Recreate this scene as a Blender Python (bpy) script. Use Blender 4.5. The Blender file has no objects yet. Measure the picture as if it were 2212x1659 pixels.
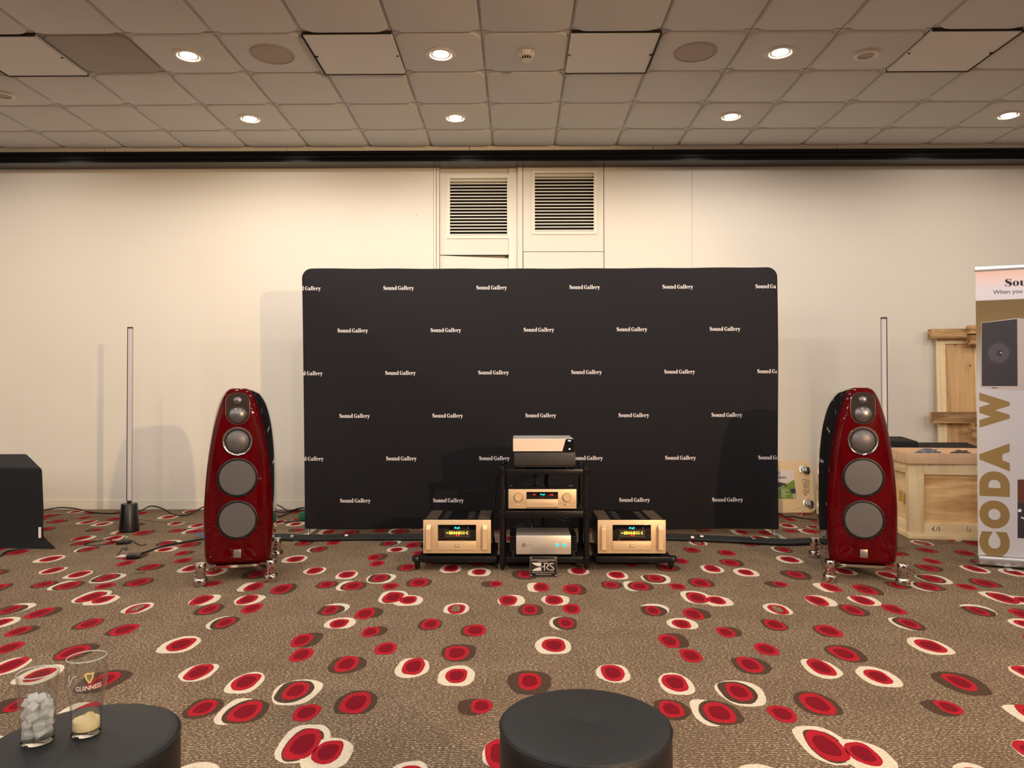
import bpy, bmesh, math, random
from mathutils import Vector, Matrix, noise as mnoise

random.seed(7)
C = bpy.context.scene.collection
SC = bpy.context.scene
PI = math.pi

# ------------------------------------------------------------------ camera
F = 1578.0
CAM = Vector((0, 0, 1.17))
ROT = Matrix.Rotation(.0089, 3, 'Z') @ Matrix.Rotation(PI / 2 + .01236, 3, 'X') @ Matrix.Rotation(-.0012, 3, 'Z')
cd = bpy.data.cameras.new('camera')
cam = bpy.data.objects.new('camera', cd)
C.objects.link(cam)
cam.matrix_world = Matrix.Translation(CAM) @ ROT.to_4x4()
cd.sensor_width = 36
cd.lens = F * 36 / 2212
cd.clip_start = .05
SC.camera = cam

# ------------------------------------------------------------------ world, lights, exposure
W = bpy.data.worlds.new('world')
SC.world = W
W.use_nodes = True
W.node_tree.nodes['Background'].inputs[0].default_value = (.9, .92, 1, 1)
W.node_tree.nodes['Background'].inputs[1].default_value = .0
SC.view_settings.view_transform = 'Standard'
SC.view_settings.look = 'None'
SC.view_settings.gamma = 1
SC.view_settings.use_curve_mapping = False
SC.view_settings.exposure = 0.1

def spot(name, loc, target, power, color, size, blend, radius):
    l = bpy.data.lights.new(name, 'SPOT')
    l.energy = power; l.color = color; l.spot_size = math.radians(size); l.spot_blend = blend
    l.shadow_soft_size = radius
    o = bpy.data.objects.new(name, l); C.objects.link(o)
    o.location = loc
    o.rotation_euler = (Vector(target) - Vector(loc)).to_track_quat('-Z', 'Y').to_euler()
    return o

# warm stage lamp behind the photographer, to the right
KEY = (3.7, -2.7, 2.25)
spot('stage_lamp_light', KEY, (-1.0, 6.6, .2), 1200, (1, .70, .38), 48, .45, .05)
H_CEIL = 3.585
LIGHT_X = (-7.165, -4.76, -2.355, -.55, 1.86, 4.27, 6.675)
LIGHT_COL = (1, .94, .87)
for y in (6.37, 5.17, 2.75, .35, -2.05, -4.45, -6.85):
    for x in LIGHT_X:
        if y == 5.17 and abs(x) > 4: continue
        # second row tilted towards the wall to brighten it, the others wide floods
        if y > 6: p, tg_, sz, bl = 9.5, (x, y, 0), 178, .15
        elif y > 5: p, tg_, sz, bl = 62, (x, 6.2, 0), 146, .4
        elif y > 2: p, tg_, sz, bl = 60, (x, y, 0), 178, .1
        else: p, tg_, sz, bl = 49, (x, y, 0), 178, .1
        spot('downlight_light', (x, y, H_CEIL - .035), tg_, p, LIGHT_COL, sz, bl, .04)

# ------------------------------------------------------------------ helpers
def px_ray(px, py):
    return ROT @ Vector(((px - 1106) / F, (829.5 - py) / F, -1))
def onY(px, py, Y):
    d = px_ray(px, py); return CAM + d * (Y / d.y)
def onZ(px, py, z=0.):
    d = px_ray(px, py); return CAM + d * ((z - CAM.z) / d.z)

def lin(c):
    c = c / 255.
    return c / 12.92 if c <= .04045 else ((c + .055) / 1.055) ** 2.4
def rgb(c): return (lin(c[0]), lin(c[1]), lin(c[2]), 1)

def newmat(name):
    m = bpy.data.materials.new(name); m.use_nodes = True
    return m, m.node_tree.nodes, m.node_tree.links, m.node_tree.nodes['Principled BSDF']
def mat(name, col, rough=.5, metal=0., coat=0., ior=None, emit=0., var=.06, scale=30., bump=0., bscale=200., stretch=(1, 1, 1), aniso=0.):
    m, n, l, b = newmat(name)
    c = rgb(col)
    tc = n.new('ShaderNodeTexCoord'); mp = n.new('ShaderNodeMapping'); mp.inputs['Scale'].default_value = stretch
    l.new(tc.outputs['Object'], mp.inputs[0])
    if var > 0:
        nz = n.new('ShaderNodeTexNoise'); nz.inputs['Scale'].default_value = scale; nz.inputs['Detail'].default_value = 3
        l.new(mp.outputs[0], nz.inputs['Vector'])
        mx = n.new('ShaderNodeMix'); mx.data_type = 'RGBA'
        mx.inputs[6].default_value = tuple(x * (1 - var) for x in c[:3]) + (1,)
        mx.inputs[7].default_value = tuple(min(1, x * (1 + var)) for x in c[:3]) + (1,)
        l.new(nz.outputs[0], mx.inputs[0]); l.new(mx.outputs[2], b.inputs['Base Color'])
    else:
        b.inputs['Base Color'].default_value = c
    b.inputs['Roughness'].default_value = rough
    b.inputs['Metallic'].default_value = metal
    b.inputs['Coat Weight'].default_value = coat
    b.inputs['Coat Roughness'].default_value = .03
    if ior: b.inputs['IOR'].default_value = ior
    if emit:
        b.inputs['Emission Color'].default_value = c; b.inputs['Emission Strength'].default_value = emit
    if bump:
        nb = n.new('ShaderNodeTexNoise'); nb.inputs['Scale'].default_value = bscale; nb.inputs['Detail'].default_value = 2
        l.new(mp.outputs[0], nb.inputs['Vector'])
        bp = n.new('ShaderNodeBump'); bp.inputs['Strength'].default_value = bump; bp.inputs['Distance'].default_value = .002
        l.new(nb.outputs[0], bp.inputs['Height']); l.new(bp.outputs[0], b.inputs['Normal'])
    return m

def carpet_mat(name, col, fleck, amt):
    """looped pile: rows of loops across the room with light flecks"""
    m, n, l, b = newmat(name)
    tc = n.new('ShaderNodeTexCoord'); mp = n.new('ShaderNodeMapping'); mp.inputs['Scale'].default_value = (90, 240, 1)
    l.new(tc.outputs['Object'], mp.inputs[0])
    nz = n.new('ShaderNodeTexNoise'); nz.inputs['Scale'].default_value = 1; nz.inputs['Detail'].default_value = 1.5; nz.inputs['Roughness'].default_value = .6
    l.new(mp.outputs[0], nz.inputs['Vector'])
    wv = n.new('ShaderNodeTexWave'); wv.bands_direction = 'Y'; wv.inputs['Scale'].default_value = 23; wv.inputs['Distortion'].default_value = .6
    wv.inputs['Detail'].default_value = 1; wv.inputs['Detail Scale'].default_value = 3
    l.new(tc.outputs['Object'], wv.inputs['Vector'])
    lo = n.new('ShaderNodeTexNoise'); lo.inputs['Scale'].default_value = 3.0; lo.inputs['Detail'].default_value = 2
    l.new(tc.outputs['Object'], lo.inputs['Vector'])
    a1 = n.new('ShaderNodeMath'); a1.operation = 'MULTIPLY_ADD'; a1.inputs[1].default_value = .11
    l.new(wv.outputs['Fac'], a1.inputs[0]); l.new(nz.outputs[0], a1.inputs[2])
    a2 = n.new('ShaderNodeMath'); a2.operation = 'MULTIPLY_ADD'; a2.inputs[1].default_value = .10
    l.new(lo.outputs[0], a2.inputs[0]); l.new(a1.outputs[0], a2.inputs[2])
    mr = n.new('ShaderNodeMapRange'); mr.inputs[1].default_value = .66; mr.inputs[2].default_value = .80; mr.inputs[3].default_value = 0; mr.inputs[4].default_value = amt
    l.new(a2.outputs[0], mr.inputs[0])
    dk = n.new('ShaderNodeMapRange'); dk.inputs[1].default_value = .38; dk.inputs[2].default_value = .62; dk.inputs[3].default_value = .72; dk.inputs[4].default_value = 1.08
    l.new(a2.outputs[0], dk.inputs[0])
    vm = n.new('ShaderNodeVectorMath'); vm.operation = 'SCALE'; vm.inputs[0].default_value = rgb(col)[:3]
    l.new(dk.outputs[0], vm.inputs['Scale'])
    mx = n.new('ShaderNodeMix'); mx.data_type = 'RGBA'; mx.inputs[7].default_value = rgb(fleck)
    l.new(mr.outputs[0], mx.inputs[0]); l.new(vm.outputs[0], mx.inputs[6]); l.new(mx.outputs[2], b.inputs['Base Color'])
    b.inputs['Roughness'].default_value = .95; b.inputs['Specular IOR Level'].default_value = .15
    bp = n.new('ShaderNodeBump'); bp.inputs['Strength'].default_value = .5; bp.inputs['Distance'].default_value = .002
    l.new(a1.outputs[0], bp.inputs['Height']); l.new(bp.outputs[0], b.inputs['Normal'])
    return m

def wood_mat(name, c1, c2, axis='Z', rough=.7, scale=6., knots=True, coat=0., dist=2.):
    m, n, l, b = newmat(name)
    tc = n.new('ShaderNodeTexCoord'); mp = n.new('ShaderNodeMapping')
    s = {'X': (.12, 1, 1), 'Y': (1, .12, 1), 'Z': (1, 1, .12)}[axis]
    mp.inputs['Scale'].default_value = s
    l.new(tc.outputs['Object'], mp.inputs[0])
    big = n.new('ShaderNodeTexNoise'); big.inputs['Scale'].default_value = scale; big.inputs['Detail'].default_value = 2; big.inputs['Distortion'].default_value = dist * .3
    l.new(mp.outputs[0], big.inputs['Vector'])
    k = n.new('ShaderNodeMath'); k.operation = 'MULTIPLY'; k.inputs[1].default_value = 22; l.new(big.outputs[0], k.inputs[0])
    sn = n.new('ShaderNodeMath'); sn.operation = 'SINE'; l.new(k.outputs[0], sn.inputs[0])
    fine = n.new('ShaderNodeTexNoise'); fine.inputs['Scale'].default_value = scale * 14; fine.inputs['Detail'].default_value = 3
    l.new(mp.outputs[0], fine.inputs['Vector'])
    a = n.new('ShaderNodeMath'); a.operation = 'MULTIPLY_ADD'; a.inputs[1].default_value = .34; l.new(sn.outputs[0], a.inputs[0]); l.new(fine.outputs[0], a.inputs[2])
    cr = n.new('ShaderNodeMix'); cr.data_type = 'RGBA'; cr.inputs[6].default_value = rgb(c1); cr.inputs[7].default_value = rgb(c2)
    l.new(a.outputs[0], cr.inputs[0])
    out = cr.outputs[2]
    if knots:
        vo = n.new('ShaderNodeTexVoronoi'); vo.inputs['Scale'].default_value = 5.2
        l.new(tc.outputs['Object'], vo.inputs['Vector'])
        mr = n.new('ShaderNodeMapRange'); mr.inputs[1].default_value = .05; mr.inputs[2].default_value = .12; mr.inputs[3].default_value = .8; mr.inputs[4].default_value = 0
        l.new(vo.outputs['Distance'], mr.inputs[0])
        m2 = n.new('ShaderNodeMix'); m2.data_type = 'RGBA'; m2.inputs[7].default_value = rgb((105, 66, 38))
        l.new(mr.outputs[0], m2.inputs[0]); l.new(out, m2.inputs[6]); out = m2.outputs[2]
    l.new(out, b.inputs['Base Color'])
    b.inputs['Roughness'].default_value = rough; b.inputs['Coat Weight'].default_value = coat; b.inputs['Coat Roughness'].default_value = .02
    return m

class MB:
    """collects shapes, links them as ONE mesh object"""
    def __init__(s): s.v = []; s.f = []; s.m = []; s.mi = 0; s.T = None
    def add(s, vs, fs, mi=None):
        o = len(s.v)
        for v in vs:
            v = Vector(v)
            s.v.append(s.T @ v if s.T else v)
        for f in fs: s.f.append([i + o for i in f]); s.m.append(s.mi if mi is None else mi)
        return s
    def box(s, x0, x1, y0, y1, z0, z1, mi=None):
        v = [(x, y, z) for x in (x0, x1) for y in (y0, y1) for z in (z0, z1)]
        return s.add(v, [(0, 1, 3, 2), (4, 6, 7, 5), (0, 4, 5, 1), (2, 3, 7, 6), (0, 2, 6, 4), (1, 5, 7, 3)], mi)
    def bbox(s, x0, x1, y0, y1, z0, z1, b=.003, mi=None):
        """box with chamfered edges"""
        bm = bmesh.new(); bmesh.ops.create_cube(bm, size=1)
        for v in bm.verts: v.co = Vector(((x0 + x1) / 2 + v.co.x * (x1 - x0), (y0 + y1) / 2 + v.co.y * (y1 - y0), (z0 + z1) / 2 + v.co.z * (z1 - z0)))
        bmesh.ops.bevel(bm, geom=bm.edges[:], offset=min(b, .45 * min(abs(x1 - x0), abs(y1 - y0), abs(z1 - z0))), segments=2, affect='EDGES', profile=.6)
        bm.verts.index_update()
        s.add([v.co.copy() for v in bm.verts], [[v.index for v in f.verts] for f in bm.faces], mi); bm.free(); return s
    def cone(s, p0, p1, r0, r1, n=24, mi=None):
        p0 = Vector(p0); p1 = Vector(p1); q = (p1 - p0).to_track_quat('Z', 'Y')
        vs = []
        for p, r in ((p0, r0), (p1, r1)):
            for i in range(n):
                a = 2 * PI * i / n; vs.append(p + q @ Vector((r * math.cos(a), r * math.sin(a), 0)))
        fs = [(i, (i + 1) % n, n + (i + 1) % n, n + i) for i in range(n)] + [list(range(n))[::-1], list(range(n, 2 * n))]
        return s.add(vs, fs, mi)
    def lathe(s, prof, c=(0, 0, 0), axis='Z', n=32, mi=None, cap=True):
        """prof: list of (r, h) along the axis"""
        c = Vector(c); vs = []
        for r, h in prof:
            for i in range(n):
                a = 2 * PI * i / n; x, y = r * math.cos(a), r * math.sin(a)
                vs.append(c + (Vector((x, y, h)) if axis == 'Z' else Vector((x, h, y))))
        fs = []
        for k in range(len(prof) - 1):
            for i in range(n):
                j = (i + 1) % n
                fs.append((k * n + i, k * n + j, (k + 1) * n + j, (k + 1) * n + i))
        if cap:
            fs.append(list(range(n))[::-1]); fs.append([(len(prof) - 1) * n + i for i in range(n)])
        return s.add(vs, fs, mi)
    def loft(s, rings, mi=None, cap=True, closed=True):
        n = len(rings[0]); vs = [p for r in rings for p in r]; fs = []
        for k in range(len(rings) - 1):
            for i in range(n if closed else n - 1):
                j = (i + 1) % n
                fs.append((k * n + i, k * n + j, (k + 1) * n + j, (k + 1) * n + i))
        if cap:
            fs.append(list(range(n))[::-1]); fs.append([(len(rings) - 1) * n + i for i in range(n)])
        return s.add(vs, fs, mi)
    def prism(s, poly, fn, d0, d1, mi=None):
        """poly (a,b) extruded from depth d0 to d1; fn(a,b,d)->xyz"""
        return s.loft([[fn(a, b, d0) for a, b in poly], [fn(a, b, d1) for a, b in poly]], mi)
    def tube(s, pts, r, n=8, mi=None, sub=6):
        pts = [Vector(p) for p in pts]
        if sub > 1 and len(pts) > 2:
            q = []
            P = [pts[0] * 2 - pts[1]] + pts + [pts[-1] * 2 - pts[-2]]
            for i in range(1, len(P) - 2):
                for k in range(sub):
                    t = k / sub; a, b, c, d = P[i - 1], P[i], P[i + 1], P[i + 2]
                    q.append(.5 * ((2 * b) + (c - a) * t + (2 * a - 5 * b + 4 * c - d) * t * t + (3 * b - a - 3 * c + d) * t ** 3))
            q.append(pts[-1]); pts = q
        rings = []; A = None; last = None
        for i, p in enumerate(pts):
            t = (pts[min(i + 1, len(pts) - 1)] - pts[max(i - 1, 0)]).normalized()
            if A is None:
                u = Vector((0, 0, 1)) if abs(t.z) < .9 else Vector((1, 0, 0))
                A = t.cross(u).normalized()
            else:
                A = last.rotation_difference(t) @ A; A = (A - t * A.dot(t)).normalized()
            last = t; B_ = A.cross(t)
            rr = r[min(i, len(r) - 1)] if isinstance(r, (list, tuple)) else r
            rings.append([p + (A * math.cos(2 * PI * k / n) + B_ * math.sin(2 * PI * k / n)) * rr for k in range(n)])
        return s.loft(rings, mi)
    def build(s, name, mats, parent=None, smooth=True, angle=35, loc=None, rotz=0, fix=True):
        me = bpy.data.meshes.new(name)
        me.from_pydata([tuple(v) for v in s.v], [], s.f)
        mats = mats if isinstance(mats, (list, tuple)) else [mats]
        for m in mats: me.materials.append(m)
        if len(mats) > 1: me.polygons.foreach_set('material_index', s.m)
        if fix:
            bm = bmesh.new(); bm.from_mesh(me); bmesh.ops.recalc_face_normals(bm, faces=bm.faces[:]); bm.to_mesh(me); bm.free()
        if smooth:
            me.polygons.foreach_set('use_smooth', [True] * len(me.polygons))
            me.set_sharp_from_angle(angle=math.radians(angle))
        me.update()
        o = bpy.data.objects.new(name, me); C.objects.link(o)
        if loc is not None: o.location = loc
        if rotz: o.rotation_euler = (0, 0, rotz)
        if parent: o.parent = parent
        return o

def tag(o, label=None, cat=None, group=None, kind=None):
    if label: o['label'] = label
    if cat: o['category'] = cat
    if group: o['group'] = group
    if kind: o['kind'] = kind
    return o
def thing(name, label, cat, loc=(0, 0, 0), rotz=0, group=None):
    o = bpy.data.objects.new(name, None); C.objects.link(o); o.empty_display_size = .1
    o.location = loc; o.rotation_euler = (0, 0, rotz)
    return tag(o, label, cat, group)
def copy_tree(o, parent=None):
    kids = [k for k in ALLC(o)]
    c = o.copy(); C.objects.link(c); c.parent = parent
    for k in kids: copy_tree(k, c)
    return c
def ALLC(o): return [k for k in C.objects if k.parent == o]

def text_geo(s, size=1., bold=0., space=1., res=4):
    """flat text as (verts2d, faces), origin bottom left"""
    cu = bpy.data.curves.new('t', 'FONT'); cu.body = s; cu.size = size; cu.offset = bold; cu.space_character = space
    cu.resolution_u = res
    ob = bpy.data.objects.new('t', cu); C.objects.link(ob)
    me = bpy.data.meshes.new_from_object(ob)
    vs = [(v.co.x, v.co.y) for v in me.vertices]; fs = [list(p.vertices) for p in me.polygons]
    bpy.data.objects.remove(ob); bpy.data.curves.remove(cu); bpy.data.meshes.remove(me)
    return vs, fs
def fit_geo(g, x0, x1, y0, y1):
    vs, fs = g
    ax = min(v[0] for v in vs); bx = max(v[0] for v in vs); ay = min(v[1] for v in vs); by = max(v[1] for v in vs)
    return [(x0 + (v[0] - ax) / (bx - ax) * (x1 - x0), y0 + (v[1] - ay) / (by - ay) * (y1 - y0)) for v in vs], fs

# fat-face serif letters drawn as variable-width strokes (cap height 1)
def _stroke(pts):
    vs = []; fs = []
    for i, (x, y, w) in enumerate(pts):
        a = pts[max(i - 1, 0)]; b = pts[min(i + 1, len(pts) - 1)]
        d = Vector((b[0] - a[0], b[1] - a[1])); d.normalize(); nx, ny = -d.y, d.x
        vs += [(x + nx * w / 2, y + ny * w / 2), (x - nx * w / 2, y - ny * w / 2)]
    for i in range(len(pts) - 1): fs.append((2 * i, 2 * i + 1, 2 * i + 3, 2 * i + 2))
    return vs, fs
def _ring(cx, cy, rx, ry, ix, iy, a0=0, a1=360, n=28):
    vs = []; fs = []
    for i in range(n + 1):
        a = math.radians(a0 + (a1 - a0) * i / n)
        vs += [(cx + rx * math.cos(a), cy + ry * math.sin(a)), (cx + ix * math.cos(a), cy + iy * math.sin(a))]
    for i in range(n): fs.append((2 * i, 2 * i + 1, 2 * i + 3, 2 * i + 2))
    return vs, fs
def _bar(x0, y0, x1, y1): return [(x0, y0), (x1, y0), (x1, y1), (x0, y1)], [(0, 1, 2, 3)]
def _dot(x, y, r): return [(x + r * math.cos(i * PI / 6), y + r * math.sin(i * PI / 6)) for i in range(12)], [tuple(range(12))]
GL = {
 'S': (.68, [_stroke([(.55, .72, .03), (.53, .86, .05), (.44, .95, .06), (.32, .975, .06), (.19, .92, .12), (.13, .79, .2), (.2, .65, .27), (.35, .52, .32), (.5, .38, .3), (.55, .22, .22), (.48, .08, .12), (.34, .02, .06), (.2, .04, .06), (.1, .14, .05), (.08, .3, .03)]), _bar(.54, .7, .58, .98), _bar(.05, .02, .09, .31)]),
 'o': (.60, [_ring(.29, .345, .28, .355, .085, .32)]),
 'u': (.70, [_bar(.06, .12, .26, .68), _bar(0, .64, .12, .69), _stroke([(.16, .16, .2), (.2, .04, .14), (.3, .02, .06), (.42, .12, .05)]), _bar(.4, 0, .6, .68), _bar(.34, .64, .45, .69), _bar(.55, 0, .68, .05)]),
 'n': (.72, [_bar(.06, 0, .26, .68), _bar(0, .64, .12, .69), _bar(0, 0, .32, .05), _stroke([(.26, .54, .05), (.36, .65, .06), (.46, .65, .12), (.52, .54, .2)]), _bar(.42, 0, .62, .56), _bar(.37, 0, .69, .05)]),
 'd': (.68, [_ring(.26, .345, .25, .355, .07, .31, 40, 320), _bar(.37, 0, .57, 1.02), _bar(.28, .97, .4, 1.02), _bar(.5, 0, .66, .05)]),
 ' ': (.17, []),
 'G': (.84, [_ring(.4, .49, .39, .51, .17, .47, 35, 325, 36), _bar(.66, .66, .7, .99), _bar(.5, .02, .72, .42), _bar(.44, .4, .8, .45), _stroke([(.62, .9, .05), (.69, .72, .05)])]),
 'a': (.62, [_stroke([(.09, .52, .16), (.14, .64, .08), (.26, .68, .06), (.38, .62, .12), (.42, .5, .2)]), _bar(.32, .06, .52, .52), _ring(.2, .17, .19, .19, .06, .12), _stroke([(.42, .08, .16), (.5, .02, .06), (.6, .05, .03)]), _stroke([(.34, .38, .05), (.2, .34, .05)]), _dot(.11, .5, .09)]),
 'l': (.36, [_bar(.07, 0, .27, 1.02), _bar(0, .97, .12, 1.02), _bar(0, 0, .34, .05)]),
 'e': (.56, [_ring(.27, .345, .26, .355, .08, .31, 10, 315), _bar(.1, .35, .5, .4)]),
 'r': (.52, [_bar(.06, 0, .26, .68), _bar(0, .64, .12, .69), _bar(0, 0, .34, .05), _stroke([(.26, .5, .05), (.34, .64, .07), (.42, .62, .1)]), _dot(.42, .57, .1)]),
 'y': (.62, [_stroke([(.1, .68, .24), (.34, .06, .22)]), _stroke([(.53, .68, .05), (.34, .06, .05), (.26, -.18, .06), (.16, -.26, .07)]), _bar(0, .64, .32, .69), _bar(.42, .64, .64, .69), _dot(.13, -.2, .1)]),
}
def fatface(s, h=1.):
    vs = []; fs = []; x = 0
    for ch in s:
        adv, parts = GL[ch]
        for pv, pf in parts:
            o = len(vs); vs += [((x + a) * h, b * h) for a, b in pv]; fs += [[i + o for i in f] for f in pf]
        x += adv + .02
    return vs, fs

# ------------------------------------------------------------------ materials
M = {}
M['wall'] = mat('wall_paint', (226, 217, 203), .85, var=.02, scale=2, bump=.12, bscale=90)
M['far_wall'] = mat('far_wall', (84, 68, 60), .9, var=.1, scale=2)
M['wall_trim'] = mat('trim_paint', (228, 220, 204), .55, var=.02, scale=4)
M['base'] = mat('baseboard_paint', (226, 217, 198), .6, var=.02)
M['dark_gap'] = mat('gap', (40, 34, 30), .9)
M['ceil_tile'] = mat('ceiling_tile', (206, 206, 203), .9, var=.03, scale=6, bump=.35, bscale=260)
M['ceil_tile_grey'] = mat('ceiling_tile_grey', (166, 160, 154), .9, var=.04, scale=6, bump=.3, bscale=260)
M['ceil_panel'] = mat('ceiling_panel', (222, 222, 218), .85, var=.02, scale=5)
M['ceil_grid'] = mat('ceiling_grid', (176, 172, 168), .8)
M['black_rail'] = mat('black_rail', (14, 14, 20), .22, metal=.6)
M['taupe'] = carpet_mat('carpet_taupe', (106, 87, 69), (222, 198, 168), .85)
M['ivory'] = carpet_mat('carpet_ivory', (214, 200, 178), (238, 226, 206), .5)
M['brown'] = carpet_mat('carpet_brown', (74, 54, 42), (140, 118, 100), .35)
M['red'] = carpet_mat('carpet_red', (168, 26, 40), (200, 58, 64), .5)
M['crimson'] = carpet_mat('carpet_crimson', (120, 10, 28), (150, 22, 40), .4)
M['white_plastic'] = mat('white_plastic', (222, 214, 204), .45)
M['cream_disc'] = mat('cream_disc', (178, 165, 156), .8, bump=.3, bscale=600)
M['chrome'] = mat('chrome', (205, 196, 190), .07, metal=1, var=0)
M['steel'] = mat('brushed_steel', (180, 176, 172), .32, metal=1, var=.08, scale=40, stretch=(1, 1, 30))
M['black_gloss'] = mat('black_gloss', (7, 7, 9), .04, coat=1, ior=2.0, var=0)
M['black_satin'] = mat('black_satin', (16, 15, 16), .35, var=.1)
M['black_matt'] = mat('black_matt', (20, 18, 19), .75, var=.1)
M['black_rack'] = mat('black_anodised', (17, 16, 18), .30, metal=.3, var=.08)
M['cone_dome'] = mat('ceramic_dome', (112, 108, 108), .30, metal=.75, var=.05, scale=20)
M['cone_grey'] = mat('woofer_grey', (84, 80, 80), .42, var=.04)
M['rubber'] = mat('rubber', (12, 12, 13), .55)
M['gold'] = mat('champagne_gold', (224, 192, 152), .42, metal=.4, var=.03, scale=60, stretch=(1, 1, 20))
M['gold_bright'] = mat('champagne_bright', (246, 214, 166), .3, metal=.5, var=.02)
M['gold_dark'] = mat('gold_dark', (96, 72, 44), .5)
M['silver'] = mat('brushed_silver', (226, 214, 200), .36, metal=.7, var=.04, scale=60, stretch=(1, 20, 20))
M['glass_black'] = mat('display_glass', (6, 5, 6), .05, coat=1, var=0)
M['fabric_dark'] = mat('stretch_fabric', (18, 14, 19), .95, var=.10, scale=3, bump=.1, bscale=900)
M['print_white'] = mat('print_white', (226, 214, 214), .8, var=0)
M['cloth_black'] = mat('black_cloth', (9, 9, 12), .9, var=.15, scale=20, bump=.3, bscale=500)
M['vinyl'] = mat('black_vinyl', (20, 21, 24), .52, var=.06, scale=12, bump=.25, bscale=700)
M['vinyl_shaded'] = mat('black_vinyl_shaded', (15, 15, 17), .45, var=.06, scale=12, bump=.25, bscale=700)  # seat vinyl darkened: the shade on the stool sides is in the colour
M['red_wood'] = wood_mat('red_lacquer', (84, 2, 8), (66, 1, 5), 'Z', .2, 9, False, .5, .6)
M['red_wood'].node_tree.nodes['Principled BSDF'].inputs['Specular IOR Level'].default_value = .02
M['rim_glint'] = mat('rim_glint', (235, 240, 238), .1, var=0, coat=1)  # whitish colour imitates the bright glint along a glass rim
M['rim_glint'].node_tree.nodes['Principled BSDF'].inputs['Alpha'].default_value = .38
M['pine'] = wood_mat('pine', (248, 226, 182), (232, 198, 146), 'X', .7, 5, False)
M['pine_v'] = wood_mat('pine_vertical', (248, 226, 182), (230, 196, 144), 'Z', .7, 5, False)
M['pine_rough'] = wood_mat('rough_pine', (206, 166, 112), (120, 84, 56), 'X', .8, 8, False)
M['ply'] = wood_mat('plywood', (246, 208, 150), (198, 146, 90), 'X', .6, 3.2, False, .1, 5)
M['ply_v'] = wood_mat('plywood_vertical', (224, 184, 130), (190, 144, 92), 'Z', .65, 4, True, 0, 4)
M['pink_wood'] = wood_mat('planed_wood', (230, 192, 156), (210, 168, 130), 'X', .6, 5, False)
M['birch'] = mat('birch_board', (228, 202, 160), .55, var=.05, scale=8, stretch=(.2, 1, 1))
M['led_diffuser'] = mat('diffuser', (196, 188, 188), .5, var=0)
M['alu'] = mat('aluminium', (200, 200, 200), .3, metal=.9, var=.03)
M['paper'] = mat('paper', (222, 214, 212), .6, var=.02)
M['blue_plastic'] = mat('blue_plastic', (40, 96, 180), .4)
M['green_card'] = mat('green_card', (20, 110, 70), .6)
def emat(name, col, s):
    m = mat(name, col, .5, var=0, emit=s); return m
M['e_teal'] = emat('led_teal', (30, 225, 225), 1.6)
M['e_red'] = emat('led_red', (255, 50, 25), 1.5)
M['e_yel'] = emat('led_yellow', (255, 215, 70), 1.6)
M['e_white'] = emat('led_white', (200, 225, 255), 1.8)
M['lamp'] = emat('lamp_glow', (255, 236, 206), 60)
# ================================================================== SETTING
X0, X1, YB, YF = -9.0, 9.0, 7.35, -9.0
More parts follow.
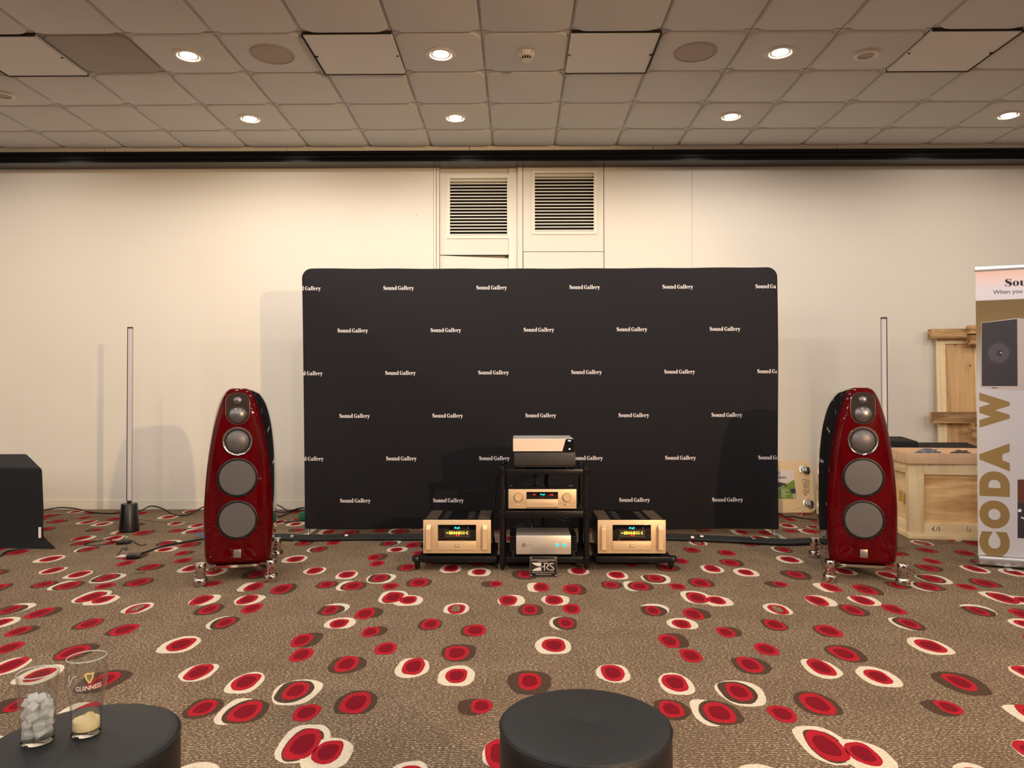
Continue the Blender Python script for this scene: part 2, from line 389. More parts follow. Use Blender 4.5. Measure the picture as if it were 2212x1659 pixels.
# ---- floor with the woven motifs (one carpet)
PX, PY = 1.737, 1.75
BLOBS = [
{'W':(-0.723,4.206,0.081,0.136),'R':(-0.719,4.193,0.054,0.108),'E':1},
{'W':(-0.622,4.127,0.081,0.106),'R':(-0.623,4.141,0.047,0.079)},
{'R':(-0.778,2.684,0.047,0.071)},
{'W':(-0.871,2.871,0.090,0.124),'B':(-0.882,2.876,0.069,0.107),'R':(-0.877,2.880,0.046,0.085)},
{'W':(0.692,2.697,0.058,0.113),'B':(0.735,2.691,0.076,0.102),'R':(0.732,2.691,0.054,0.088)},
{'W':(0.632,2.956,0.067,0.111),'R':(0.630,2.968,0.050,0.087)},
{'W':(0.394,3.067,0.070,0.099),'R':(0.392,3.072,0.048,0.090)},
{'B':(-1.173,2.719,0.065,0.088),'R':(-1.174,2.721,0.044,0.071)},
{'B':(-0.616,2.772,0.078,0.107),'R':(-0.616,2.771,0.055,0.096)},
{'W':(-0.338,3.978,0.069,0.104),'R':(-0.337,3.970,0.047,0.088),'H':(-0.340,3.974,0.024,0.060)},
{'B':(-0.172,2.738,0.058,0.071),'R':(-0.140,2.743,0.040,0.062)},
{'W':(0.096,4.417,0.047,0.105),'R':(0.136,4.417,0.047,0.098)},
{'B':(0.337,4.367,0.066,0.120),'R':(0.318,4.371,0.054,0.108)},
{'W':(-0.040,4.137,0.077,0.108),'R':(-0.060,4.137,0.051,0.099)},
{'W':(0.209,4.143,0.079,0.103),'R':(0.198,4.145,0.050,0.094)},
{'B':(0.062,3.954,0.068,0.105),'R':(0.060,3.960,0.043,0.090)},
{'R':(0.286,3.977,0.048,0.092)},
{'W':(0.209,3.730,0.052,0.106),'B':(0.236,3.728,0.061,0.104),'R':(0.239,3.731,0.039,0.079)},
{'W':(-0.997,3.973,0.071,0.103),'B':(-1.013,3.944,0.069,0.095),'R':(-1.016,3.948,0.037,0.083)},
{'B':(-0.788,3.898,0.064,0.093),'R':(-0.816,3.883,0.049,0.099)},
{'W':(-0.908,3.725,0.077,0.090),'R':(-0.913,3.719,0.045,0.072)},
{'B':(-0.703,3.601,0.055,0.074),'R':(-0.727,3.590,0.041,0.077)},
{'B':(-0.450,3.706,0.060,0.093),'R':(-0.446,3.710,0.046,0.084)},
{'B':(-0.228,3.610,0.059,0.091),'R':(-0.215,3.615,0.055,0.089)},
{'B':(0.739,3.474,0.061,0.102),'R':(0.709,3.465,0.045,0.093)},
{'R':(0.765,3.274,0.047,0.085)},
{'R':(-0.609,3.355,0.049,0.081)},
{'W':(0.158,3.401,0.083,0.119),'R':(0.163,3.405,0.055,0.089)},
{'B':(-0.270,3.306,0.078,0.111),'R':(-0.280,3.302,0.054,0.092)},
{'B':(-0.740,3.157,0.079,0.100),'R':(-0.744,3.166,0.048,0.092)},
{'W':(-0.455,3.124,0.071,0.112),'R':(-0.450,3.138,0.047,0.097)},
{'W':(-0.258,3.035,0.076,0.112),'R':(-0.258,3.037,0.045,0.077)},
{'B':(0.043,2.972,0.089,0.123),'R':(0.043,2.981,0.047,0.088)},
]
def superell(cx, cy, a, b, n, seed, k=0.):
    pts = []
    for i in range(n):
        t = 2 * PI * i / n; c, s = math.cos(t), math.sin(t)
        e = 2 / 2.35
        w = 1 + .035 * math.sin(3 * t + seed) + .02 * math.sin(5 * t + 2 * seed) + random.uniform(-.014, .014)
        pts.append((cx + a * w * math.copysign(abs(c) ** e, c), cy + b * w * math.copysign(abs(s) ** e, s)))
    return pts
fl = MB()
fl.add([(X0, YF, 0), (X1, YF, 0), (X1, YB + .2, 0), (X0, YB + .2, 0)], [(0, 1, 2, 3)], 0)
for ix in range(-6, 7):
    for iy in range(-7, 4):
        for bi, B in enumerate(BLOBS):
            ox, oy = ix * PX, iy * PY
            rx, ry = B['R'][0] + ox, B['R'][1] + oy
            if not (X0 + .2 < rx < X1 - .2 and -5.5 < ry < YB - .02): continue
            near = -6 < rx < 6 and ry > 1
            n = 36 if near else 14
            lay = []
            if 'W' in B: lay.append((B['W'], 1, .0009 if bi == 1 else .0004))
            if 'B' in B: lay.append((B['B'], 2, .0007))
            r = B['R']
            if 'E' in B: lay.append(((r[0], r[1], r[2] + .005, r[3] + .007), 2, .0008))
            lay.append((r, 3, .0010))
            lay.append(((r[0], r[1], r[2] * .66, r[3] * .66), 4, .0013))
            if 'H' in B: lay.append((B['H'], 0, .0016))
            if not near: lay = lay[:3]
            for (p, mi, z) in lay:
                pts = superell(p[0] + ox, p[1] + oy, p[2], p[3], n, bi * 1.7 + mi)
                pts = [(x, min(y, YB)) for x, y in pts]
                fl.add([(x, y, z) for x, y in pts], [tuple(range(n))], mi)
floor = fl.build('floor', [M['taupe'], M['ivory'], M['brown'], M['red'], M['crimson']], smooth=False, fix=False)
tag(floor, kind='structure')

# ---- back wall: painted partition with two recessed vent bays
P1 = (-.852, -.80); REC = (-.80, -.009); POST = (-.009, .047); PAN = (.047, .862)
w = MB()
w.box(X0, P1[0] - .004, YB, YB + .15, 0, 3.60)
w.box(P1[0], P1[0] + .022, YB - .012, YB + .15, 0, 3.60)
w.box(P1[0] + .027, P1[1], YB - .004, YB + .15, 0, 3.60)
w.box(POST[0] + .002, POST[1] - .003, YB - .010, YB + .15, 0, 3.60)
w.box(PAN[1] + .005, 1.748, YB, YB + .15, 0, 3.60)
w.box(1.750, X1, YB, YB + .15, 0, 3.60)
w.box(X0, X1, YB + .14, YB + .2, 0, 3.60)
wall = w.build('wall_back', M['wall'], smooth=False); tag(wall, kind='structure')
def vent_panel(x0, x1, zt, zb, joint, y, fx0, fx1, fz0, fz1):
    b = MB()
    b.box(x0, x1, y, y + .03, fz1, 3.60); b.box(x0, x1, y, y + .03, joint, fz0)
    b.box(x0, fx0, y, y + .03, fz0, fz1); b.box(fx1, x1, y, y + .03, fz0, fz1)
    o = b.build('vent_panel', M['wall'], wall, smooth=False)
    return o
vent_panel(REC[0] + .004, REC[1] - .09, 0, 0, 2.574, YB + .045, -.695, -.112, 2.77, 3.352)
vent_panel(PAN[0] + .002, PAN[1] - .002, 0, 0, 2.598, YB + .002, .166, .762, 2.80, 3.388)
# side reveal of the recess and the panels below the joints
MB().box(REC[1] - .088, REC[1], YB + .030, YB + .06, 0, 3.60).build('reveal_strip', M['wall_trim'], wall, smooth=False)
MB().add([(REC[0] + .004, YB + .045, 0), (REC[1] - .09, YB + .045, 0), (REC[1] - .09, YB + .045, 2.535), (REC[0] + .004, YB + .045, 2.567)], [(0, 1, 2, 3)]).build('lower_panel', M['wall'], wall, smooth=False)
MB().box(PAN[0] + .004, PAN[1] - .002, YB + .003, YB + .03, 0, 2.592).build('lower_panel', M['wall'], wall, smooth=False)
# scuffs: small nail marks on the wall
MB().cone((-1.03, YB + .001, 2.97), (-1.03, YB - .008, 2.975), .009, .004, 8).build('nail', M['wall_trim'], wall)
MB().cone((1.39, YB + .001, 2.95), (1.39, YB - .008, 2.955), .008, .004, 8).build('nail', M['wall_trim'], wall)
for (nm, x0, x1, y0, y1) in (('wall_left', X0 - .15, X0, YF, YB + .2), ('wall_right', X1, X1 + .15, YF, YB + .2), ('wall_front', X0, X1, YF - .15, YF)):
    tag(MB().box(x0, x1, y0, y1, 0, 3.62).build(nm, M['far_wall'] if nm == 'wall_front' else M['wall'], smooth=False), kind='structure')
bb = MB()
for a, b in ((X0, P1[0] - .004), (.864, X1)):
    bb.box(a, b, YB - .008, YB, 0.002, .092); bb.box(a, b, YB - .005, YB, .092, .098)
tag(bb.build('baseboard_back', M['base'], smooth=False), kind='structure')

# ---- black partition track under the ceiling, with a cream fascia strip above
tr = MB()
for z0, z1, y in ((3.443, 3.466, 7.130), (3.466, 3.474, 7.145), (3.474, 3.508, 7.125), (3.508, 3.514, 7.145), (3.514, 3.547, 7.120)):
    tr.box(X0, X1, y, YB - .012, z0, z1)
tag(tr.build('trim_1', M['black_rail'], smooth=False), kind='structure')
st = MB(); xs = [X0] + [-4.08 + 1.8 * k for k in range(-2, 8)] + [X1]
for a, b in zip(xs[:-1], xs[1:]): st.box(a + .003, b - .003, 7.14, YB, 3.547, 3.60)
tag(st.build('trim_2', M['wall_trim'], smooth=False), kind='structure')

# ---- air vents
def air_vent(x0, x1, z0, z1, fy, n, label):
    """slat opening x0..x1, z0..z1, face at y=fy"""
    t = thing('air_vent', label, 'vent', ((x0 + x1) / 2, fy, z0), group=None)
    w2 = (x1 - x0) / 2; h = z1 - z0
    f = MB(); fw = .032
    f.box(-w2 - fw, w2 + fw, -.012, 0, h, h + fw); f.box(-w2 - fw, w2 + fw, -.012, 0, -fw, 0)
    f.box(-w2 - fw, -w2, -.012, 0, 0, h); f.box(w2, w2 + fw, -.012, 0, 0, h)
    f.box(-w2 - .004, w2 + .004, 0, .08, h, h + .004); f.box(-w2 - .004, w2 + .004, 0, .08, -.004, 0)
    f.build('frame', M['wall_trim'], t, smooth=False)
    MB().box(-w2, w2, .075, .08, 0, h).build('backing', M['dark_gap'], t, smooth=False)
    pitch = h / n
    s = MB(); s.add([(-w2, -.008, 0), (w2, -.008, 0), (w2, .020, .012), (-w2, .020, .012), (-w2, -.008, .0095), (w2, -.008, .0095), (w2, .020, .018), (-w2, .020, .018)],
                    [(0, 1, 2, 3), (4, 7, 6, 5), (0, 4, 5, 1), (3, 2, 6, 7), (0, 3, 7, 4), (1, 5, 6, 2)])
    s0 = s.build('slat', M['wall_trim'], t, smooth=False)
    for k in range(n):
        o = s0 if k == 0 else s0.copy()
        if k: C.objects.link(o)
        o.location = (0, 0, .004 + k * pitch); o.parent = t
    MB().box(-w2, w2, .03, .034, h - .032, h).build('top_blank', M['wall_trim'], t, smooth=False)
    return t
air_vent(-.694, -.113, 2.77, 3.351, YB + .045, 18, 'left square louvred air vent, set slightly deeper and lower in the cream wall')
air_vent(.167, .761, 2.80, 3.387, YB + .002, 18, 'right square louvred air vent, flush in its cream panel and slightly higher')

# ---- ceiling: slab, grid backing, tiles
ce = MB(); ce.box(X0 - .1, X1 + .1, YF - .1, YB + .2, 3.606, 3.70)
ceiling = ce.build('ceiling', M['ceil_grid'], smooth=False); tag(ceiling, kind='structure')
def tile_rings(w, d, r, mb, ox=0, oy=0, seg=5, zb=H_CEIL):
    def ring(inset, z, rr):
        pts = []
        hw, hd = w / 2 - inset, d / 2 - inset; rr = max(rr, .002)
        for cx, cy, a0 in ((hw - rr, hd - rr, 0), (-hw + rr, hd - rr, 90), (-hw + rr, -hd + rr, 180), (hw - rr, -hd + rr, 270)):
            for k in range(seg + 1):
                a = math.radians(a0 + 90 * k / seg); pts.append((ox + cx + rr * math.cos(a), oy + cy + rr * math.sin(a), z))
        return pts
    mb.loft([ring(.0005, zb + .019, .004), ring(.0045, zb + .0170, .012), ring(.0075, zb + .0168, r * .98), ring(.0105, zb + .005, r), ring(.018, zb, r)])
    return mb
TX0, TP = -.247, .602
ROWS = [(7.271 - .6 * k - .6, 7.271 - .6 * k) for k in range(7)]
tm = tile_rings(.596, .594, .088, MB()); tile_me = None
SPECIAL = {(-6, 3): 'panel', (-5, 3): 'grey', (-2, 3): 'panel', (1, 3): 'panel', (5, 3): 'panel'}
def coltile(k): return TX0 + TP * (k + .5)
first = None
grey = None
for r, (ya, yb) in enumerate(ROWS):
    for k in range(-11, 12):
        xc = coltile(k); yc = (ya + yb) / 2
        sp = SPECIAL.get((k, r))
        if r == 0:
            o_key = 'cut'
            if first is None or 'cut' not in first:
                first = first or {}
                first['cut'] = tile_rings(.596, .474, .088, MB()).build('ceiling_tile', M['ceil_tile'], ceiling, angle=28)
                o = first['cut']
            else:
                o = first['cut'].copy(); C.objects.link(o)
            o.location = (xc, 6.671 + .240, 0)
        elif sp == 'panel':
            p = MB(); p.bbox(-.299, .299, -.296, .302, H_CEIL - .008, H_CEIL + .014, .002, mi=0)
            p.box(-.30, .30, -.303, -.300, H_CEIL - .004, H_CEIL + .016, mi=1)
            s = 1 if k > 0 else -1
            p.box(-.299, .299, .300, .304, H_CEIL - .012, H_CEIL + .01, mi=1)
            p.box(-.302, .302, .307, .310, H_CEIL - .012, H_CEIL + .01, mi=1)
            p.box(s * .300 if s < 0 else .300 - .002, s * .300 + .002 if s < 0 else .302, -.30, .304, H_CEIL - .012, H_CEIL + .01, mi=1)
            p.box(min(s * .305, s * .308), max(s * .305, s * .308), -.30, .308, H_CEIL - .012, H_CEIL + .01, mi=1)
            p.box(s * .29 - .012, s * .29 + .012, .0, .014, H_CEIL - .014, H_CEIL - .006, mi=1)
            p.box(-s * .29 - .008, -s * .29 + .008, .0, .012, H_CEIL - .012, H_CEIL - .006, mi=1)
            o = p.build('access_panel', [M['ceil_panel'], M['dark_gap']], ceiling, smooth=False)
            o.location = (xc, yc, 0)
        elif sp == 'grey':
            o = tile_rings(.59, .588, .085, MB(), zb=H_CEIL + .003).build('ceiling_tile', M['ceil_tile_grey'], ceiling, angle=28)
            o['label'] = 'darker grey ceiling tile'; o.location = (xc, yc, 0)
        else:
            if 't' not in first:
                first['t'] = tm.build('ceiling_tile', M['ceil_tile'], ceiling, angle=28); o = first['t']
            else:
                o = first['t'].copy(); C.objects.link(o)
            o.location = (xc, yc, random.uniform(-.0012, .0012))
        o.parent = ceiling
rest = MB()
y = ROWS[-1][0]
while y > YF + .6:
    for k in range(-14, 15):
        tile_rings(.596, .594, .088, rest, coltile(k), y - .3, seg=1)
    y -= .6
for (ya, yb) in ROWS:
    for k in (-14, -13, -12, 12, 13, 14):
        tile_rings(.596, (yb - ya) - .006, .088, rest, coltile(k), (ya + yb) / 2, seg=1)
ro = rest.build('ceiling_tile_field', M['ceil_tile'], ceiling, smooth=False); ro['kind'] = 'stuff'

# ---- downlights
def downlight(x, y, label, rim):
    t = thing('downlight', label, 'ceiling light', (x, y, H_CEIL), group='recessed ceiling downlights')
    MB().lathe([(.105, -.001), (.104, -.006), (.098, -.010), (.080, -.010), (.072, -.004), (.070, .0)], n=40, cap=False).build('trim_ring', M['white_plastic'], t)
    MB().lathe([(.071, -.003), (.060, -.0022), (.055, -.0022)], n=32, cap=False).build('reflector', M['steel'], t)
    MB().lathe([(.056, -.003), (.036, -.008), (.012, -.0095)], n=24).build('lamp', M['lamp'], t)
    return t
dl = [(-2.355, 5.17, 'lit downlight in the second row of lights, upper left of the picture'),
      (-.55, 5.17, 'lit downlight beside the smoke detector, on its left'),
      (1.86, 5.17, 'lit downlight between the large speaker disc and small round plate at upper right'),
      (-2.355, 6.37, 'lit downlight in the row nearest the wall, leftmost in view'),
      (-.55, 6.37, 'lit downlight nearest the wall, above the left air vent'),
      (1.86, 6.37, 'lit downlight nearest the wall, above the right half of the black backdrop'),
      (4.27, 6.37, 'lit downlight nearest the wall, at the far right edge')]
for x, y, lb in dl: downlight(x, y, lb, True)
for x, y, lb in ((-1.75, 5.16, 'large round ceiling speaker grille left of the centre lights'), (1.256, 5.16, 'large round ceiling speaker grille right of the smoke detector')):
    t = thing('ceiling_speaker', lb, 'ceiling speaker', (x, y, H_CEIL))
    MB().lathe([(.152, .0), (.151, -.006), (.144, -.008), (.142, -.005)], n=48, cap=False).build('rim', M['ceil_tile_grey'], t)
    MB().lathe([(.1425, -.004), (.08, -.0055), (.01, -.006)], n=40).build('grille', M['cream_disc'], t)
for x, y, lb in ((2.48, 5.20, 'small round raised plate on the ceiling at upper right'), (-4.15, 5.83, 'small round raised plate on the ceiling at the left edge')):
    t = thing('ceiling_plate', lb, 'ceiling plate', (x, y, H_CEIL))
    MB().lathe([(.083, 0), (.084, -.012), (.078, -.018), (.058, -.018), (.055, -.012)], n=40, cap=False).build('rim', M['white_plastic'], t)
    MB().lathe([(.056, -.011), (.03, -.012), (.008, -.012)], n=32).build('cover', M['cream_disc'], t)
t = thing('smoke_detector', 'white smoke detector with dark slots, in the centre of the ceiling', 'smoke detector', (.058, 5.16, H_CEIL))
MB().lathe([(.060, 0), (.061, -.012), (.056, -.024), (.046, -.032)], n=36).build('base', M['white_plastic'], t)
MB().lathe([(.034, -.030), (.027, -.050)], n=24).build('sensor_chamber', M['black_matt'], t)
cg = MB()
for k in range(12):
    a = 2 * PI * k / 12
    cg.cone((.0455 * math.cos(a), .0455 * math.sin(a), -.030), (.029 * math.cos(a), .029 * math.sin(a), -.053), .0030, .0025, 6)
cg.build('cage', M['white_plastic'], t)
MB().lathe([(.031, -.050), (.031, -.056), (.020, -.060), (.004, -.061)], n=24).build('cap', M['white_plastic'], t)
for a in (-2.2, -.9): MB().cone((.057 * math.cos(a), .057 * math.sin(a), -.014), (.061 * math.cos(a), .061 * math.sin(a), -.0155), .004, .004, 8).build('indicator', M['black_matt'], t)

# ---- black stretch fabric backdrop
BY = 6.05
BX0, BX1, BZ0, BZ1 = -1.805, 2.147, .043, 2.212
bt = thing('fabric_backdrop', 'wide black stretch fabric display wall printed with repeated white lettering', 'backdrop', ((BX0 + BX1) / 2, BY, 0))
bcx = (BX0 + BX1) / 2
def outline(ins):
    x0, x1, z0, z1 = BX0 - bcx + ins, BX1 - bcx - ins, BZ0 + ins, BZ1 - ins
    r = .085 - ins; p = []
    nb = 40
    for i in range(nb + 1):
        x = x0 + .030 + (x1 - x0 - .030) * i / nb; p.append((x, z0 + .004 * math.sin(x * 5)))
    for i in range(1, 16): p.append((x1 - .004 * math.sin(i * .4), z0 + (z1 - r - z0) * i / 16))
    for i in range(9):
        a = PI / 2 * i / 8; p.append((x1 - r + r * math.cos(a), z1 - r + r * math.sin(a)))
    for i in range(1, nb):
        x = x1 - r + (x0 - x1 + 2 * r) * i / nb; p.append((x, z1 - .006 * math.sin(PI * i / nb) - .0015 * math.sin(i * 1.1)))
    for i in range(9):
        a = PI / 2 + PI / 2 * i / 8; p.append((x0 + r + r * math.cos(a), z1 - r + r * math.sin(a)))
    for i in range(1, 16): p.append((x0 + .030 * (i / 16) ** .8, z1 - r - (z1 - r - z0) * i / 16))
    return p
rings = [[(x, y, z) for x, z in outline(i)] for i, y in ((.012, 0.0), (.003, .006), (0, .02), (0, .05), (.01, .062))]
MB().loft(rings).build('fabric', M['fabric_dark'], bt, angle=50)
# lettering
lt = fatface('Sound Gallery')
lx = max(v[0] for v in lt[0]); LW = .256
sc_ = LW / lx
lverts = [((x - lx / 2) * sc_, z * sc_) for x, z in lt[0]]
def letter_obj(cx, cz, clip=None):
    b = MB(); b.add([(x, 0, z) for x, z in lverts], lt[1])
    me = bpy.data.meshes.new('lettering'); me.from_pydata([tuple(v) for v in b.v], [], b.f); me.materials.append(M['print_white'])
    if clip:
        bm = bmesh.new(); bm.from_mesh(me)
        side, xx = clip
        bmesh.ops.bisect_plane(bm, geom=bm.verts[:] + bm.edges[:] + bm.faces[:], plane_co=(xx - cx, 0, 0), plane_no=(1, 0, 0), clear_outer=side > 0, clear_inner=side < 0)
        bm.to_mesh(me); bm.free()
    return me
base_me = letter_obj(0, 0)
rows_px = [(623, 861, 0), (715, 762, 1), (806.5, 865, 0), (899, 766, 1), (991, 867, 0), (1082, 767.5, 1)]
for py, px0, kind in rows_px:
    p0 = onY(px0, py, BY)
    for k in range(-1, 5):
        if kind == 1 and k == -1: continue
        pt = onY(px0 + k * 201, py - (k + 1) * .9 * (1 if py < 849 else .6), BY)
        cx = pt.x; cz = pt.z - .016
        clip = None
        if cx - LW / 2 < BX0 + .012: clip = (-1, BX0 + .003 + .032 * max(0, (2.1 - cz) / 2.1))
        if cx + LW / 2 > BX1 - .012: clip = (1, BX1 - .014)
        me = letter_obj(cx, cz, clip) if clip else base_me
        if len(me.polygons) == 0: continue
        o = bpy.data.objects.new('lettering', me); C.objects.link(o); o.parent = bt
        o.location = (cx - bcx, -.0012, cz)
# feet and posts
for x in (BX0 + .055, BX1 - .035):
    MB().bbox(x - bcx - .026, x - bcx + .026, -.30, .36, .0015, .008, .002).build('foot_plate', M['alu'], bt)
    MB().cone((x - bcx, .03, .008), (x - bcx, .03, .06), .015, .015, 20).build('post', M['alu'], bt)
M['cone_mid'] = mat('grey_dome', (100, 95, 95), .42, metal=.5, var=.03)
# ================================================================== LOUDSPEAKERS
PROF = [(.099, .165), (.104, .180), (.118, .192), (.16, .198), (.304, .2035), (.462, .204), (.62, .195), (.778, .180), (.937, .154), (1.016, .136), (1.095, .113), (1.14, .097), (1.168, .084), (1.186, .072), (1.197, .058), (1.2015, .040)]
# the cabinet behind is fuller near the top than the baffle
PROFC = [(.099, .165), (.104, .180), (.118, .192), (.16, .198), (.304, .2035), (.462, .205), (.62, .202), (.778, .196), (.937, .180), (1.016, .166), (1.095, .147), (1.14, .130), (1.168, .113), (1.186, .095), (1.195, .074), (1.199, .045)]
def spk_outline(ins, wscale=1., topdrop=0., raise_=0., mixc=0.):
    """closed outline (x,z) of a cross-section"""
    r = []
    for (z, hw), (_, hc) in zip(PROF, PROFC):
        hw = hw + (hc - hw) * mixc
        t = (z - .099) / 1.1025
        zz = .099 + raise_ + ins + t * (1.1025 - 2 * ins - raise_ - topdrop)
        r.append((max(hw * wscale - ins, .004), zz))
    q = []
    for i in range(len(r) - 1):
        a, b = r[i], r[i + 1]; n = 3 if abs(b[1] - a[1]) > .05 else 1
        for k in range(n): q.append((a[0] + (b[0] - a[0]) * k / n, a[1] + (b[1] - a[1]) * k / n))
    q.append(r[-1])
    q = [q[0]] + [((q[i - 1][0] + 2 * q[i][0] + q[i + 1][0]) / 4, (q[i - 1][1] + 2 * q[i][1] + q[i + 1][1]) / 4) for i in range(1, len(q) - 1)] + [q[-1]]
    return [(x, z) for x, z in q] + [(-x, z) for x, z in reversed(q)]
def speaker(loc, rz, label):
    t = thing('floorstanding_loudspeaker', label, 'loudspeaker', loc, rz, group='pair of red floorstanding loudspeakers')
    # red lacquered front baffle, softly chamfered
    rg = []
    for ins, y in ((.034, 0), (.028, .003), (.012, .022), (.004, .036), (.0, .052), (.0, .058)):
        rg.append([(x, y, z) for x, z in spk_outline(ins)])
    MB().loft(rg).build('baffle', M['red_wood'], t, angle=50)
    rg = []
    for ws, y, td, rs, mc in ((.992, .058, .002, .002, 0), (1.0, .066, 0, 0, .1), (1.0, .11, .0, 0, .5), (1.0, .17, .0, 0, .92), (1.0, .22, .003, 0, 1.1), (1.0, .36, .012, 0, 1.1), (.992, .44, .022, 0, 1.1), (.955, .515, .04, 0, 1.05), (.86, .565, .06, .006, .9), (.70, .585, .08, .012, .9)):
        rg.append([(x, y, z) for x, z in spk_outline(0, ws, td, rs, mc)])
    MB().loft(rg).build('cabinet', M['black_gloss'], t, angle=50)
    # capsule plate with tweeter and dome
    cz, hh, hw = 1.074, .100, .0715
    def caps(i):
        p = []
        r = hw - i
        for k in range(25):
            a = PI + PI * k / 24; p.append((r * math.cos(a), cz - hh + hw + r * math.sin(a)))
        tr_ = .052; rr = tr_ - i
        for k in range(9):
            a = PI / 2 * k / 8; p.append((hw - tr_ + rr * math.cos(a), cz + hh - tr_ + rr * math.sin(a)))
        for k in range(9):
            a = PI / 2 + PI / 2 * k / 8; p.append((-hw + tr_ + rr * math.cos(a), cz + hh - tr_ + rr * math.sin(a)))
        return p
    pl = MB().loft([[(x, y, z) for x, z in caps(i)] for i, y in ((0, .004), (0, -.0025), (.002, -.004))]).build('driver_plate', M['chrome'], t)
    pl['label'] = 'polished capsule-shaped driver plate'
    def dome(r, z, nm, rr, bulge, m, y0=-.004):
        o = MB().lathe([(r * 1.05, y0 + .001), (r * 1.05, y0 - .003), (r, y0 - .004)], (0, 0, z), 'Y', 48, cap=False).build(nm + '_surround', M['black_satin'], t)
        pr = [(r * math.cos(a), y0 - .002 - bulge * math.sin(a)) for a in [PI / 2 * k / 8 * .98 for k in range(9)]]
        MB().lathe(pr, (0, 0, z), 'Y', 48).build(nm, m, t, angle=60)
    dome(.0255, 1.124, 'tweeter', 0, .010, M['cone_dome'])
    dome(.051, 1.034, 'midrange_dome', 0, .020, M['cone_dome'])
    # midrange with chrome ring
    MB().lathe([(.092, .001), (.092, -.006), (.089, -.010), (.085, -.010), (.0760, -.0035), (.0745, -.001)], (0, 0, .872), 'Y', 72, cap=False).build('chrome_ring', M['chrome'], t, angle=40)
    MB().lathe([(.0750, -.002), (.0735, -.005), (.0705, -.0045), (.0685, -.002)], (0, 0, .872), 'Y', 64, cap=False).build('midrange_surround', M['rubber'], t)
    MB().lathe([(.069 * math.cos(a), -.002 - .027 * math.sin(a)) for a in [PI / 2 * k / 8 * .98 for k in range(9)]], (0, 0, .872), 'Y', 64).build('midrange_cone', M['cone_mid'], t, angle=60)
    for z in (.644, .381):
        w_ = MB().lathe([(.122, .002), (.122, -.004), (.119, -.006), (.1155, -.006), (.1135, -.003), (.112, .003)], (0, 0, z), 'Y', 72, cap=False).build('woofer_frame', M['black_satin'], t)
        MB().lathe([(.113, .003), (.1115, -.004), (.1085, -.004), (.1065, .001)], (0, 0, z), 'Y', 72, cap=False).build('woofer_surround', M['rubber'], w_)
        MB().lathe([(.108, -.0015), (.106, -.0055), (.06, -.0065), (.004, -.007)], (0, 0, z), 'Y', 72).build('woofer_cone', M['cone_grey'], w_, angle=60)
        for k in range(8):
            a = 2 * PI * (k + .5) / 8
            MB().cone((.1175 * math.cos(a), -.004, z + .1175 * math.sin(a)), (.1175 * math.cos(a), -.0075, z + .1175 * math.sin(a)), .0024, .0022, 8).build('screw', M['chrome'], w_)
    # badge
    b = MB().bbox(-.022, .022, -.002, .002, .147, .198, .001).build('badge', M['steel'], t)
    e = MB()
    for k, (a, c) in enumerate(((-.008, .008), (-.014, .014), (-.012, .012), (-.014, .014))): e.box(a, c, -.0026, -.0019, .182 - k * .0075, .1845 - k * .0075)
    e.build('badge_lettering', M['woof_print'], b, smooth=False)
    # outrigger bars + feet
    for y, hw in ((-.052, .205), (.64, .19)):
        bar = MB(); yb = .05 if y < 0 else .50
        for s in (-1, 1):
            q = [(s * .10, yb - .02, .0), (s * .10, yb + .03, 0), (s * hw, y + .018, 0), (s * hw, y - .018, 0)]
            bar.add([(x, yy, z) for z in (.076, .088) for x, yy, _ in q], [(0, 1, 2, 3), (4, 7, 6, 5), (0, 4, 5, 1), (1, 5, 6, 2), (2, 6, 7, 3), (3, 7, 4, 0)])
        bar.box(-.13, .13, yb - .03, yb + .04, .082, .0985)
        bar.build('outrigger', M['chrome'], t, angle=30)
        for s in (-1, 1):
            f = MB().lathe([(.040, .002), (.041, .006), (.041, .046), (.038, .050), (.031, .052), (.033, .056), (.033, .068), (.028, .070), (.029, .076), (.030, .078), (.030, .134), (.028, .137), (.002, .137)], (s * hw, y, 0), 'Z', 40)
            fo = f.build('foot', M['chrome'], t, angle=40)
            MB().lathe([(.0075, 0), (.0075, -.0015), (.005, -.0015), (.005, .0)], (s * hw, y - .0405, .026), 'Y', 20, cap=False).build('engraved_ring', M['black_satin'], fo)
    # binding posts at the rear
    for s in (-1, 1): MB().cone((s * .03, .57, .24), (s * .03, .61, .24), .009, .009, 12).build('terminal', M['chrome'], t)
    return t
M['woof_print'] = mat('engraving', (90, 84, 80), .5)
speaker((-1.752, 4.545, 0), math.radians(14.2), 'glossy deep red tapered floorstanding loudspeaker left of the black backdrop')
speaker((2.137, 4.555, 0), math.radians(-13.5), 'glossy deep red tapered floorstanding loudspeaker at the right, in front of the crates')

# ================================================================== EQUIPMENT RACK
rk = thing('equipment_rack', 'low wide black equipment rack with central three-shelf tower and side platforms', 'rack', (.1705, 5.06, 0))
RX, RY = .1705, 5.06
xl, xr, yf, yr = -.2775, .2775, -.215, .225
def rod(x, y, z0, z1, r=.021):
    b = MB(); b.lathe([(r, z0), (r, z1)], (x, y, 0), 'Z', 24); return b
for x in (xl, xr):
    for y in (yf, yr):
        b = MB().lathe([(.007, .003), (.017, .018), (.020, .045), (.020, .05)], (x, y, 0), 'Z', 20); b.build('leg', M['black_rack'], rk)
        for z0, z1 in ((.0915, .345), (.3905, .634)): rod(x, y, z0, z1, .0185).build('post', M['black_rack'], rk)
        for zc_ in (.07, .368, .650): MB().lathe([(.025, zc_ - .021), (.026, zc_ - .019), (.026, zc_ + .019), (.024, zc_ + .021)], (x, y, 0), 'Z', 24).build('collar', M['black_rack'], rk)
        MB().lathe([(.021, .6715), (.021, .682), (.018, .685)], (x, y, 0), 'Z', 24).build('cap', M['black_rack'], rk)
